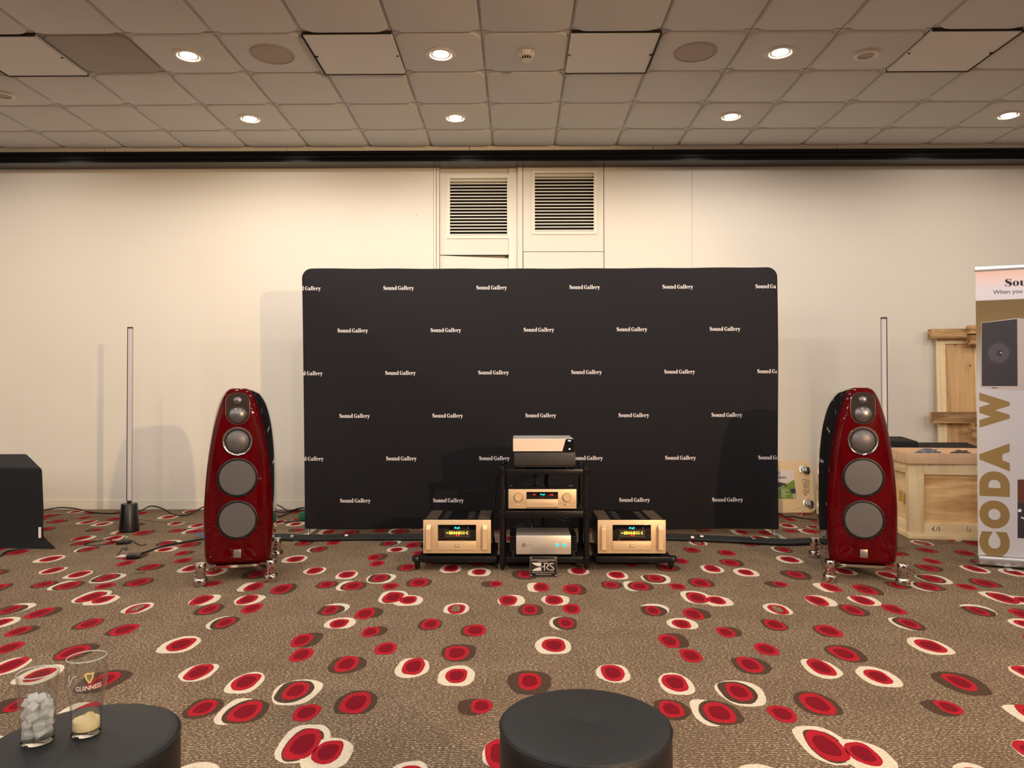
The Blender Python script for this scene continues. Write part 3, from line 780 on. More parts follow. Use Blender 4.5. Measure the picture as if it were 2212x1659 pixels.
for z0, z1 in ((.050, .089), (.347, .389), (.632, .666)):
    s_ = MB().bbox(xl + .022, xr - .022, yf - .012, yr + .012, z0, z1, .002)
    s_.box(xl - .0, xl + .03, yf + .02, yr - .02, z0 + .004, z1 - .004); s_.box(xr - .03, xr + .0, yf + .02, yr - .02, z0 + .004, z1 - .004)
    s_.build('shelf', M['black_rack'], rk)
for (a, b_, lab) in ((-.853, -.318, 0), (.318, .838, 0)):
    s_ = MB().bbox(a + .02, b_ - .0, yf - .012, yr + .012, .052, .0885, .002)
    s_.box(a + .06, b_ - .02, yf + .03, yr - .03, .040, .053)
    pf = s_.build('platform', M['black_rack'], rk)
    lg = MB(); mx = (b_ - .035)
    for k in range(3): lg.box(mx - .007, mx + .007, yf - .0132, yf - .0118, .066 + k * .0045, .0685 + k * .0045)
    lg.box(mx - .007, mx - .003, yf - .0132, yf - .0118, .066, .079)
    lg.build('emblem', M['black_matt'], pf, smooth=False)
    xo = a if a < 0 else b_
    for y in (yf + .01, yr - .01):
        MB().lathe([(.026, .056), (.028, .058), (.028, .086), (.026, .089)], (xo + (.004 if a < 0 else .008), y, 0), 'Z', 28).build('lug', M['black_rack'], rk)
        MB().lathe([(.004, .002), (.014, .018), (.020, .026), (.020, .056)], (xo + (.010 if a < 0 else -.002), y, 0), 'Z', 20).build('leg', M['black_rack'], rk)

def faceplate(b, x0, x1, z0, z1, y, th=.012, bev=.0025, mi=0): return b.bbox(x0, x1, y, y + th, z0, z1, bev, mi)
def script_logo(w, h):
    """slanting script word as a wavy ribbon with ascenders"""
    vs = []; fs = []
    def addp(g):
        o = len(vs); vs.extend(g[0]); fs.extend([[i + o for i in f] for f in g[1]])
    addp(_stroke([(0, .05, .10), (.10, .5, .10), (.20, .95, .10), (.22, .5, .12), (.24, .08, .10), (.30, .12, .05)]))
    addp(_stroke([(.08, .35, .06), (.26, .42, .06)]))
    for x in (.33, .43, .73, .83, .92):
        addp(_ring(x + .02, .32, .055, .24, .022, .15, 20, 330, 10))
    addp(_stroke([(.52, .5, .06), (.53, .1, .07), (.60, .12, .05), (.61, .5, .07)]))
    addp(_stroke([(.66, .50, .07), (.60, -.3, .07)])); addp(_stroke([(.80, .95, .06), (.76, .1, .06)]))
    return fit_geo((vs, fs), -w / 2, w / 2, -h / 2, h / 2)
def seg_digits(s, h):
    """seven segment digits"""
    SEG = {'0': 'abcdef', '1': 'bc', '2': 'abged', '3': 'abgcd', '4': 'fgbc', '5': 'afgcd', '6': 'afgedc', '7': 'abc', '8': 'abcdefg', '9': 'abcdfg', '-': 'g'}
    vs = []; fs = []; x = 0; w = .5; t = .13
    for ch in s:
        if ch == '.': g = _bar(x - .12, 0, x, .14); o = len(vs); vs += g[0]; fs += [[i + o for i in f] for f in g[1]]; continue
        for c in SEG[ch]:
            g = {'a': _bar(x, 1 - t, x + w, 1), 'd': _bar(x, 0, x + w, t), 'g': _bar(x, .5 - t / 2, x + w, .5 + t / 2), 'f': _bar(x, .5, x + t, 1), 'e': _bar(x, 0, x + t, .5), 'b': _bar(x + w - t, .5, x + w, 1), 'c': _bar(x + w - t, 0, x + w, .5)}[c]
            o = len(vs); vs += g[0]; fs += [[i + o for i in f] for f in g[1]]
        x += w + .2
    return [(a * h, b * h) for a, b in vs], fs
def flat(name, geo, x, z, y, m, parent):
    b = MB(); b.add([(x + a, y, z + c) for a, c in geo[0]], geo[1])
    return b.build(name, m, parent, smooth=False, fix=False)

# ---- power amplifiers
def amplifier(loc, label, digits):
    t = thing('power_amplifier', label, 'amplifier', loc, group='pair of gold power amplifiers')
    W_, H_ = .2255, .219; hw = W_
    chs = MB(); chs.bbox(-hw + .006, hw - .006, .012, .42, .012, H_ - .006, .003)
    chs.build('chassis', M['black_satin'], t)
    # ribbed heat sinks on top at both sides, black plate with slots between
    for s in (-1, 1):
        b = MB(); xa = s * .135; xb = s * (hw - .008)
        x0, x1 = min(xa, xb), max(xa, xb)
        b.box(x0, x1, .014, .415, H_ - .007, H_ - .004)
        for k in range(20): b.box(x0 + .002, x1 - .002, .018 + k * .0200, .027 + k * .0200, H_ - .004, H_ + .001)
        b.build('heat_sink', M['heatsink'], t, smooth=False)
    tp = MB().bbox(-.132, .132, .014, .415, H_ - .006, H_ + .001, .001).build('top_plate', M['black_gloss2'], t)
    for s in (-1, 1):
        for k in range(4):
            MB().box(s * .085 - .021, s * .085 + .021, .07 + k * .085, .105 + k * .085, H_ + .0008, H_ + .0022).build('vent_slot', M['vent_slot'], tp, smooth=False)
    f = MB(); faceplate(f, -hw, hw, 0, H_ + .002, 0)
    fp = f.build('front_panel', M['gold'], t)
    MB().box(-hw + .001, hw - .001, -.0006, 0, .0485, .0495).build('groove', M['gold_dark'], fp, smooth=False)
    # display
    dx0, dx1, dz0, dz1 = -.127, .127, .084, .190
    dsp = MB().bbox(dx0, dx1, -.002, .006, dz0, dz1, .0012).build('display', M['glass_black'], t)
    MB().box(-.083, .087, -.0026, -.0019, .106, .156).build('meter_field', M['meter_field'], dsp, smooth=False)
    flat('display_lettering', script_logo(.041, .018), .0, .169, -.0035, M['e_teal'], dsp)
    b = MB(); g = _bar(-.068, -.0014, .07, .0014)
    vs, fs = list(g[0]), list(g[1])
    def ad(g): 
        o = len(vs); vs.extend(g[0]); fs.extend([[i + o for i in q] for q in g[1]])
    ad(_bar(-.049, -.003, .020, .003))
    for q in range(10):
        xx = [-.049, -.040, -.031, -.017, -.003, .012, .020, .033, .046, .068][q]
        ad(_bar(xx - .0025, .006, xx + .0025, .011)); ad(_bar(xx - .0022, -.010, xx + .0022, -.003))
    ad(_dot(-.066, 0, .004)); ad(_bar(.066, -.009, .070, .011))
    flat('meter_scale', (vs, fs), .0, .136, -.0035, M['e_yel'], dsp)
    flat('display_digits', seg_digits(digits, .010), -.0105, .115, -.0035, M['e_red'], dsp)
    flat('display_print', fit_geo(text_geo('CLASS-A MONOPHONIC POWER AMPLIFIER'), -.063, .063, -.0015, .0015), 0, .0885, -.003, M['gold_dark'], dsp)
    flat('display_mark', _dot(.075, .169, .0022), 0, 0, -.003, M['paper'], dsp)
    # lower sub panel with button
    sp = MB().bbox(dx0, dx1, -.008, .004, .024, .078, .0015).build('sub_panel', M['gold'], t)
    MB().bbox(-.015, .015, -.0095, -.006, .042, .059, .001).build('button_recess', M['gold_dark'], sp)
    MB().bbox(-.0125, .0125, -.0125, -.006, .0445, .0565, .0015).build('power_button', M['gold_bright'], sp)
    flat('model_print', fit_geo(text_geo('A-300'), -.010, .010, -.002, .002), .1, .050, -.0085, M['gold_dark'], sp)
    MB().cone((.139, 0, .05), (.139, -.003, .05), .003, .0025, 12).build('indicator', M['gold_bright'], t)
    # grab handles
    for x in (-.187, .187):
        q = [(0, .026), (-.030, .026), (-.034, .030), (-.034, .163), (-.030, .171), (0, .193), (0, .180), (-.022, .163), (-.022, .044), (0, .038)]
        b = MB(); b.loft([[(x - .0145, y, z) for y, z in q], [(x + .0145, y, z) for y, z in q]])
        b.build('handle', M['gold'], t, angle=25)
    for x in (-.15, .15):
        for y in (.06, .36): MB().lathe([(.022, -.016), (.024, -.012), (.024, .012)], (x, y, 0), 'Z', 20).build('foot', M['black_satin'], t)
    return t
M['heatsink'] = mat('heat_sink', (92, 80, 68), .45, metal=.6, var=.05)
M['black_gloss2'] = mat('black_top', (16, 17, 20), .22, metal=.3, var=0)
M['vent_slot'] = mat('vent_slot', (150, 146, 142), .18, metal=.9, var=0)
M['meter_field'] = mat('meter_field', (58, 46, 40), .4, var=.05)
amplifier((-.410, 4.865, .105), 'gold-fronted power amplifier on the left platform of the rack', '151.6')
amplifier((.750, 4.865, .105), 'gold-fronted power amplifier on the right platform of the rack', '147.8')

# ---- preamplifier
t = thing('preamplifier', 'gold-fronted preamplifier with two round knobs on the middle shelf', 'preamplifier', (.158, 4.87, .391))
Wp, Hp = .2265, .139
z0 = .010
MB().bbox(-Wp + .006, Wp - .006, .012, .42, z0 + .002, Hp - .004, .003).build('cabinet', M['black_gloss'], t)
MB().bbox(-Wp, Wp, 0, .012, z0, Hp, .002).build('front_panel', M['gold'], t)
MB().box(-Wp + .001, -.109, -.0006, 0, z0 + .0385, z0 + .0393).build('groove', M['gold_dark'], t, smooth=False)
MB().box(.109, Wp - .001, -.0006, 0, z0 + .0385, z0 + .0393).build('groove', M['gold_dark'], t, smooth=False)
dsp = MB().bbox(-.106, .104, -.002, .004, .074, .121, .001).build('display', M['glass_black'], t)
flat('display_lettering', script_logo(.036, .013), .0, .104, -.0035, M['e_teal'], dsp)
flat('display_digits', seg_digits('-21.0', .0095), .045, .098, -.0035, M['e_red'], dsp)
flat('display_word', fit_geo(text_geo('CD', bold=.02), -.008, .008, -.004, .004), -.055, .104, -.0035, M['e_red'], dsp)
flat('display_mark', _dot(0, 0, .0018), 0, .089, -.0035, M['e_red'], dsp)
sp = MB().bbox(-.106, .104, -.006, .004, .020, .072, .0012).build('sub_panel', M['gold'], t)
MB().box(-.106, .104, -.0045, .002, .0155, .0198).build('sub_panel_gap', M['gold_dark'], t, smooth=False)
flat('sub_panel_print', fit_geo(text_geo('STEREO CONTROL CENTER C-3900'), -.062, .062, -.0017, .0017), 0, .041, -.0066, M['gold_dark'], sp)
for x in (-.160, .162):
    MB().lathe([(.029, .001), (.0295, -.0008), (.027, -.0012)], (x, 0, .086), 'Y', 40, cap=False).build('knob_surround', M['gold_dark'], t)
    MB().lathe([(.0255, 0), (.0255, -.018), (.0235, -.0215), (.004, -.0215)], (x, 0, .086), 'Y', 40).build('knob', M['gold_bright'], t, angle=30)
    MB().bbox(x - .010, x + .010, -.003, .002, .034, .039, .001).build('button', M['gold_bright'], t) if x < 0 else MB().bbox(x + .002, x + .012, -.003, .002, .034, .039, .001).build('button', M['gold_bright'], t)
MB().cone((.118, .001, .060), (.118, -.002, .060), .0028, .002, 10).build('indicator', M['gold_bright'], t)
MB().cone((.148, .001, .0365), (.148, -.0015, .0365), .0036, .0036, 12).build('headphone_jack', M['black_satin'], t)
for x in (-.15, .15):
    for y in (.06, .36): MB().lathe([(.020, -.0015), (.022, .002), (.022, .013)], (x, y, 0), 'Z', 20).build('foot', M['black_satin'], t)

# ---- bottom power unit
t = thing('power_supply_unit', 'brushed silver unit with two glowing teal buttons on the bottom shelf', 'power supply', (.163, 4.805, .0895))
MB().bbox(-.180, .180, 0, .28, .022, .146, .004).build('case', M['silver'], t)
for s in (-1, 1):
    b = MB(); b.box(min(s * .180, s * .19), max(s * .180, s * .19), .03, .30, .030, .140)
    for k in range(7): b.bbox(min(s * .183, s * .222), max(s * .183, s * .222), .03, .30, .034 + k * .0155, .0415 + k * .0155, .001)
    b.build('heat_sink', M['black_satin'], t)
    MB().lathe([(.018, .0), (.019, .004), (.019, .034), (.016, .037)], (s * .198, .045, 0), 'Z', 20).build('foot', M['black_satin'], t)
    MB().lathe([(.018, .0), (.019, .004), (.019, .034), (.016, .037)], (s * .198, .25, 0), 'Z', 20).build('foot', M['black_satin'], t)
for x in (.088, .135):
    MB().lathe([(.0115, .001), (.0115, -.001), (.0105, -.0012)], (x, 0, .083), 'Y', 28, cap=False).build('button_rim', M['steel'], t)
    bt_ = MB().lathe([(.0105, .0), (.0105, -.0015), (.0045, -.002)], (x, 0, .083), 'Y', 28, cap=False).build('button_light', M['e_teal'], t)
    MB().cone((x, 0, .083), (x, -.0022, .083), .0046, .0042, 16).build('button', M['blue_dim'] if 'blue_dim' in M else M.setdefault('blue_dim', mat('dim_blue', (30, 120, 150), .4)), t)
b = MB()
for r0, r1 in ((.0135, .0120), (.0100, .0072), (.0042, .002)):
    g = _ring(-.129, .083, r0, r0, r1, r1, n=32); b.add([(x, -.0006, z) for x, z in g[0]], g[1])
b.build('round_emblem', M['emblem_dark'] if 'emblem_dark' in M else M.setdefault('emblem_dark', mat('emblem_dark', (70, 62, 60), .5)), t, smooth=False, fix=False)
flat('lettering', fit_geo(text_geo('BASE', space=1.5), 0, .040, 0, .0100), -.108, .078, -.0006, M['emblem_grey'] if 'emblem_grey' in M else M.setdefault('emblem_grey', mat('emblem_grey', (140, 126, 118), .5)), t)

# ---- two stacked units on top
t = thing('audio_component', 'dark brown-black slim unit on the top shelf, under the silver one', 'hi-fi unit', (.1705, 4.83, .667))
MB().bbox(-.2, .205, 0, .36, .026, .110, .002).build('case', M['dark_case'] if 'dark_case' in M else M.setdefault('dark_case', mat('dark_case', (42, 36, 33), .5)), t)
flat('lettering', fit_geo(text_geo('VEGA', bold=.01), -.010, .010, -.002, .002), .172, .0975, -.0012, M['emblem_grey'], t)
for x in (-.15, .15):
    for y in (.05, .31): MB().lathe([(.018, .0005), (.020, .004), (.020, .027)], (x, y, 0), 'Z', 20).build('foot', M['black_satin'], t)
MB().box(-.19, .195, .012, .35, .012, .026).build('underside', M['black_satin'], t, smooth=False)
t = thing('audio_component', 'silver slim unit with slanted black glass corner, topmost on the rack', 'hi-fi unit', (.163, 4.835, .7785))
MB().bbox(-.2, .2, .004, .39, .006, .0885, .003).build('case', M['silver_top'] if 'silver_top' in M else M.setdefault('silver_top', mat('silver_top', (206, 202, 196), .35, metal=.4, var=.02)), t)
q = [(-.199, .0065), (.1255, .0065), (.149, .087), (-.199, .087)]
b = MB(); b.loft([[(x, 0, z) for x, z in q], [(x, .0045, z) for x, z in q]]); b.build('front_panel', M['front_silver'] if 'front_silver' in M else M.setdefault('front_silver', mat('front_silver', (238, 214, 190), .4, metal=.35, var=.03, scale=50, stretch=(1, 1, 30))), t)
q = [(.1262, .0065), (.2, .0065), (.2, .087), (.1497, .087)]
b = MB(); b.loft([[(x, 0, z) for x, z in q], [(x, .0045, z) for x, z in q]]); g_ = b.build('glass_panel', M['glass_black'], t)
flat('display_lettering', fit_geo(text_geo('VEGA', bold=.03), -.0115, .0115, -.0035, .0035), .173, .0755, -.0012, M['e_white'], g_)
MB().cone((.174, .001, .021), (.174, -.0012, .021), .0055, .005, 20).build('power_light', M['e_white'], g_)
MB().box(-.195, .195, .02, .38, .000, .006).build('underside', M['black_satin'], t, smooth=False)

# ---- black plaque on the floor in front of the rack
t = thing('display_plaque', 'small black plaque with silver wing emblem and lettering, leaning before the rack', 'sign', (.157, 4.655, .002), group=None)
pw, ph = .0865, .129
pq = MB(); pq.bbox(-pw, pw, 0, .006, 0, ph, .001)
pn = pq.build('plate', M['plaque'] if 'plaque' in M else M.setdefault('plaque', mat('plaque', (34, 31, 32), .3, coat=.4)), t)
MB().box(-pw, -pw + .002, -.0008, 0, 0, ph).build('edge', M['steel'], t, smooth=False); MB().box(pw - .002, pw, -.0008, 0, 0, ph).build('edge', M['steel'], t, smooth=False)
MB().box(-pw, pw, -.0008, 0, 0, .002).build('edge', M['steel'], t, smooth=False)
def zz(px, py): return ((px - 1070) / 1430 * 2 * pw, (1345 - py) / 1070 * ph)
M['plq'] = mat('plaque_print', (226, 214, 204), .45, metal=.2, var=0)
b = MB()
def addflat(b, poly, y=-.0009): b.add([(x, y, z) for x, z in poly], [tuple(range(len(poly)))])
top = [zz(455, 605), zz(470, 595), zz(935, 595), zz(945, 605), zz(945, 790), zz(840, 785), zz(740, 765), zz(640, 725), zz(550, 675)]
bot = [zz(455, 1010), zz(470, 1022), zz(940, 1022), zz(950, 1010), zz(950, 830), zz(840, 835), zz(740, 860), zz(640, 900), zz(550, 950)]
addflat(b, top); addflat(b, bot)
b.build('wing_emblem', M['plq'], t, smooth=False, fix=False)
b = MB()
def st(pts, w=.0052):
    g = _stroke([(zz(x, y)[0], zz(x, y)[1], w) for x, y in pts]); b.add([(x, -.0009, z) for x, z in g[0]], g[1])
st([(1125, 610), (1130, 1000)]); st([(985, 805), (1125, 805)])
st([(1170, 625), (1260, 635), (1330, 670), (1340, 730), (1300, 775), (1240, 810), (1235, 860), (1300, 920), (1370, 990)])
st([(1590, 635), (1460, 630), (1410, 650), (1410, 700), (1470, 770), (1570, 850), (1610, 910), (1590, 955), (1540, 972), (1425, 972)])
b.build('lettering', M['plq'], t, smooth=False, fix=False)
for s_, x0, x1, ya, yb_ in (('HIGH PERFORMANCE AUDIO STANDS', 400, 1695, 490, 430), ('PROVIDED BY', 815, 1300, 560, 515), ('HARMONIC RESOLUTION SYSTEMS', 465, 1620, 1125, 1075), ('WWW.HRS STANDS.COM', 665, 1475, 1235, 1185)):
    a = zz(x0, ya); c = zz(x1, yb_)
    flat('lettering', fit_geo(text_geo(s_), a[0], c[0], a[1], c[1]), 0, 0, -.0009, M['plq'], t)
for x, y in ((415, 355), (1690, 355), (432, 1260), (1720, 1260)):
    p = zz(x, y); MB().cone((p[0], .0, p[1]), (p[0], -.002, p[1]), .0035, .003, 12).build('stud', M['white_plastic'], t)
MB().add([(-.03, .006, .10), (.03, .006, .10), (.03, .05, 0), (-.03, .05, 0), (-.03, .009, .10), (.03, .009, .10), (.03, .053, 0), (-.03, .053, 0)], [(0, 1, 2, 3), (4, 7, 6, 5), (0, 3, 7, 4), (1, 5, 6, 2), (3, 2, 6, 7), (0, 4, 5, 1)]).build('easel_back', M['black_satin'], t, smooth=False)
# ================================================================== SLIM FLOOR LAMPS
def lamp(loc, label, side):
    t = thing('floor_lamp', label, 'floor lamp', loc, 0, group='unlit slim stick floor lamps')
    MB().lathe([(.076, .002), (.079, .006), (.079, .012), (.064, .232), (.061, .238), (.005, .238)], n=40).build('base', M['black_satin'], t, angle=40)
    MB().lathe([(.016, .238), (.016, .262)], (0, 0, 0), n=20).build('socket', M['black_satin'], t)
    b = MB(); s = side
    b.box(min(-s * .019, -s * .013), max(-s * .019, -s * .013), -.012, .012, .255, 1.733)
    b.box(-.019, .019, .008, .012, .262, 1.733); b.bbox(-.0195, .0195, -.0125, .0125, 1.723, 1.735, .001)
    b.box(-.019, .019, -.012, .012, .255, .262)
    b.build('pole', M['black_satin'], t, smooth=False)
    MB().box(min(-s * .0125, s * .0185), max(-s * .0125, s * .0185), -.011, .0075, .262, 1.722).build('light_strip', M['led_diffuser'], t, smooth=False)
    return t
lp = onZ(279, 1148); lamp((lp.x, lp.y, 0), 'unlit slim black floor lamp with conical base, left of the left loudspeaker', 1)
lamp((2.742, 5.50, 0), 'unlit slim floor lamp standing behind the right loudspeaker', -1)

# ================================================================== TABLE UNDER BLACK CLOTH
t = thing('covered_table', 'low table hidden under a floor-length black cloth at the left edge', 'table', (-4.5, 5.85, 0))
def ringpts(z, flare, wob, zt):
    base = [(-3.625, 5.52), (-4.14, 6.12), (-5.6, 6.12), (-5.6, 5.52)]
    pts = []
    n = [14, 22, 10, 34]
    for i in range(4):
        a = Vector(base[i]); c = Vector(base[(i + 1) % 4]); d = (c - a).normalized(); nn = Vector((d.y, -d.x))
        for k in range(n[i]):
            f = k / n[i]; p = a.lerp(c, f)
            w_ = wob * (math.sin(f * (c - a).length * 17 + i * 2) * .6 + math.sin(f * (c - a).length * 41 + i) * .4)
            out = nn * (-(w_ + flare))
            pts.append((p.x - out.x * 1 + 4.5, p.y - out.y - 5.85, z + zt(p) if zt else z))
    return pts
def ztop(p): return .0 + .055 * max(0, min(1, (p.y - 5.52) / .60))
# inward normal orientation check: flare outward
cl = MB()
rg = []
def shell(z, off, wob, slope):
    c0 = Vector((-4.7, 5.82)); pts = []
    for (x, y, q) in ringpts(0, 0, 0, None):
        x -= 4.5; y += 5.85
        d = (Vector((x, y)) - c0); dn = d.normalized()
        s_ = x * 9 + y * 13
        w_ = wob * (math.sin(s_) * .6 + math.sin(s_ * 2.3 + 1) * .4)
        corner = max(0, 1 - (Vector((x, y)) - Vector((-3.625, 5.52))).length / .25)
        o = off + w_ + (off * 1.6 * corner if off > .02 else 0)
        zz_ = z + (slope * .055 * max(0, min(1, (y - 5.52) / .60)))
        pts.append((x + dn.x * o + 4.5, y + dn.y * o - 5.85, zz_))
    return pts
for z, off, wob, sl in ((.607, -.03, 0, 1), (.606, -.008, 0, 1), (.598, .004, .001, 1), (.58, .009, .003, .9), (.45, .012, .010, .5), (.3, .018, .016, .2), (.15, .013, .018, 0), (.09, .016, .022, 0), (.05, .026, .024, 0), (.015, .046, .026, 0), (.004, .050, .026, 0)):
    rg.append(shell(z, off, wob, sl))
cl.loft(rg); cl.build('tablecloth', M['cloth_black'], t, angle=70)
for x, y in ((-.0 + .75, -.22), (.3, .15), (-.95, -.22), (-.95, .15)): MB().box(x - .02, x + .02, y - .02, y + .02, .002, .55).build('leg', M['black_satin'], t, smooth=False)
pt = onZ(87, 1156, .13)
MB().box(.888, .906, -.375, -.370, .085, .165).build('care_label', M['paper'], t, smooth=False)

# ================================================================== ROLL-UP BANNER
bn = thing('rollup_banner', 'white and gold roll-up banner with vertical gold lettering at the right edge', 'banner', (3.108, 4.985, 0), math.radians(-22))
BWd = .85
MB().bbox(-.008, BWd + .008, -.045, .055, .012, .075, .018).build('base_cassette', M['alu'], bn, angle=40)
MB().box(-.012, -.008, -.04, .05, .014, .078).build('end_cap', M['steel'], bn, smooth=False)
for u in (.16, .68): MB().bbox(u - .02, u + .02, -.13, .12, .001, .010, .002).build('foot', M['alu'], bn)
MB().cone((BWd / 2, .03, .07), (BWd / 2, .012, 1.99), .009, .009, 12).build('pole', M['alu'], bn)
MB().bbox(-.006, BWd + .006, -.010, .012, 1.992, 2.022, .004).build('top_rail', M['alu'], bn)
M['ban_white'] = mat('banner_white', (226, 218, 224), .6, var=0)
# banner panel: white header turning pinkish upward, then printed gold fading to pale silver
m, n_, l_, b_ = newmat('banner_print')
tc = n_.new('ShaderNodeTexCoord'); sx = n_.new('ShaderNodeSeparateXYZ'); l_.new(tc.outputs['Object'], sx.inputs[0])
cr = n_.new('ShaderNodeValToRGB'); mr = n_.new('ShaderNodeMapRange'); mr.inputs[1].default_value = 0; mr.inputs[2].default_value = 2.0
l_.new(sx.outputs['Z'], mr.inputs[0]); l_.new(mr.outputs[0], cr.inputs[0])
E_ = cr.color_ramp.elements
E_[0].position = 0; E_[0].color = rgb((198, 192, 194)); E_[1].position = .60; E_[1].color = rgb((192, 187, 190))
for p, c in ((.70, (172, 160, 144)), (.79, (134, 108, 62)), (.895, (118, 92, 48)), (.8951, (222, 214, 220)), (.93, (226, 216, 222)), (.985, (242, 202, 186))):
    e = E_.new(p); e.color = rgb(c)
l_.new(cr.outputs[0], b_.inputs['Base Color']); b_.inputs['Roughness'].default_value = .55
MB().box(0, BWd, -.0015, .0015, .06, 1.995).build('printed_panel', m, bn, smooth=False)
M['ban_gold'] = mat('banner_gold', (140, 112, 62), .6, var=0)
M['ban_dark'] = mat('banner_dark', (46, 38, 46), .5, var=.05)
M['ban_black'] = mat('banner_black', (24, 20, 26), .6, var=0)
M['ban_brown'] = mat('banner_brown', (92, 44, 24), .5, var=.2, scale=5)
M['ban_grey'] = mat('banner_grey', (184, 172, 166), .5, var=0)
def bxy(px, py):
    """banner coordinates (u,z) seen at a photograph pixel"""
    d = px_ray(px, py); c, s = math.cos(math.radians(22)), math.sin(math.radians(22))
    # point = CAM + d*t ; plane through (3.108,4.985) dir (c,-s)
    nx, ny = s, c
    tt = (nx * 3.108 + ny * 4.985) / (nx * d.x + ny * d.y)
    p = CAM + d * tt
    return (p.x - 3.108) * c - (p.y - 4.985) * s, p.z
def pflat(nm, geo, m, y=-.0022): return flat(nm, geo, 0, 0, y, m, bn)
for ch, ya, yb_ in (('C', 1204, 1148), ('O', 1141, 1081), ('D', 1072, 1018), ('A', 1017, 957), ('W', 924, 848)):
    u0 = bxy(2115.5, (ya + yb_) / 2)[0]; u1 = bxy(2181, (ya + yb_) / 2)[0]; zb = bxy(2145, ya)[1]; zt = bxy(2145, yb_)[1]
    g = fit_geo(text_geo(ch, bold=.085 if ch in 'CODW' else .075, res=14), zb, zt, 0, 1)
    vs = [(u1 - v * (u1 - u0) if False else u0 + (1 - v) * (u1 - u0), a) for a, v in g[0]]
    pflat('lettering', (vs, g[1]), M['ban_gold'])
a = bxy(2170, 619); c = bxy(2208, 600)
g = fatface('Sound Gallery', .0505)
pflat('lettering', ([(a[0] + x * 1.28, a[1] + z) for x, z in g[0]], g[1]), M['ban_black'])
a = bxy(2145, 636); c = bxy(2208, 624)
pflat('lettering', fit_geo(text_geo('When you'), a[0], c[0], a[1] - .008, c[1]), M['ban_black'])
# printed picture of a bookshelf loudspeaker
def bpoly(nm, pts, m, y): return pflat(nm, ([bxy(*p) for p in pts], [tuple(range(len(pts)))]), m, y)
bpoly('picture', [(2119, 838), (2119.5, 697), (2196, 687), (2330, 700), (2330, 850)], M['ban_grey'], -.0022)
bpoly('picture', [(2120.5, 834), (2120.5, 698), (2197, 689), (2198, 834)], M['ban_dark'], -.0028)
cc = bxy(2157, 763)
def disc(r, m, y, dx=0, dz=0): pflat('picture', ([(cc[0] + dx + r * .9 * math.cos(k * PI / 16), cc[1] + dz + r * math.sin(k * PI / 16)) for k in range(32)], [tuple(range(32))]), m, y)
M['ban_ring'] = mat('banner_ring', (62, 54, 60), .5, var=0); M['ban_cone'] = mat('banner_cone', (76, 68, 74), .5, var=.1, scale=20)
disc(.082, M['ban_ring'], -.0032); disc(.078, M['ban_dark'], -.0035); disc(.068, M['ban_cone'], -.0038); disc(.022, M['ban_dark'], -.0041, .006, 0)
disc(.004, M['ban_white'], -.0044, .012, .004); disc(.003, M['ban_white'], -.0044, .020, -.002)
bpoly('picture', [(2142, 838.5), (2154, 838.5), (2154, 837), (2142, 837)], M['ban_black'], -.0032)
bpoly('picture', [(2198, 1162), (2198, 1036), (2420, 1026), (2420, 1176)], M['ban_dark'], -.0022)
bpoly('picture', [(2198, 1086), (2198, 1036), (2420, 1026), (2420, 1086)], M['ban_brown'], -.0026)
bpoly('picture', [(2199, 1106), (2199, 1100), (2206, 1099), (2206, 1106)], M['ban_white'], -.0030)
bpoly('picture', [(2204, 1118), (2206, 1116), (2230, 1126), (2228, 1129)], M['ban_white'], -.0030)

# ================================================================== CRATES
cr_ = thing('wooden_crate', 'low pale plywood packing crate behind the right loudspeaker', 'crate', (3.150, 5.885, 0), math.radians(-9))
CW, CD, CH = 1.15, .98, .60
ZB = .045
def board(nm, x0, x1, y0, y1, z0, z1, m, par): return MB().bbox(x0, x1, y0, y1, z0, z1, .002).build(nm, m, par)
board('plywood_panel', .01, CW - .01, .018, .028, ZB, CH, M['ply'], cr_)
board('plywood_panel', .018, .028, .03, CD, ZB, CH, M['ply_y'] if 'ply_y' in M else M.setdefault('ply_y', wood_mat('plywood_side', (246, 214, 164), (218, 178, 124), 'Y', .65, 3, False)), cr_)
board('plywood_panel', .01, CW - .01, CD - .01, CD, ZB, CH, M['ply'], cr_)
board('plywood_panel', CW - .028, CW - .018, .03, CD - .01, ZB, CH, M['ply_y'], cr_)
board('plywood_panel', .03, CW - .03, .03, CD - .01, CH - .012, CH, M['ply'], cr_)
# front frame
board('batten', .0, .088, .0, .018, ZB, CH, M['pine_v'], cr_)
board('batten', CW - .09, CW, .0, .018, ZB, CH, M['pine_v'], cr_)
board('batten', .0885, CW - .091, .0, .018, CH - .085, CH, M['pine'], cr_)
board('batten', .0885, CW - .091, .0, .018, ZB, ZB + .085, M['pine'], cr_)
# side frame
board('batten', -.018, .0, .0, .09, ZB, CH, M['pine_v'], cr_)
board('batten', -.018, .0, CD - .09, CD, ZB, CH, M['pine_v'], cr_)
board('batten', -.018, .0, .0905, CD - .0905, CH - .085, CH, M['pine_y'] if 'pine_y' in M else M.setdefault('pine_y', wood_mat('pine_y', (248, 226, 182), (228, 194, 142), 'Y', .7, 5, False)), cr_)
board('batten', -.018, .0, .0905, CD - .0905, ZB, ZB + .085, M['pine_y'], cr_)
board('base_board', -.030, CW + .01, -.014, CD, .002, .043, M['pine'], cr_)
nl = MB()
for x in (.03, .13, .24, .3, .42, .55, .66, .8, .95): nl.cone((x, .001, CH - .012), (x, -.0012, CH - .012), .003, .003, 8)
nl.build('nail_heads', M['ban_dark'], cr_)
b = MB()
g = _ring(0, 0, .017, .021, .0125, .016, 100, 260, 12); b.add([(x + .165, -.0015, z + .085) for x, z in g[0]], g[1])
g = _ring(0, 0, .017, .021, .0125, .016, -80, 80, 12); b.add([(x + .185, -.0015, z + .085) for x, z in g[0]], g[1])
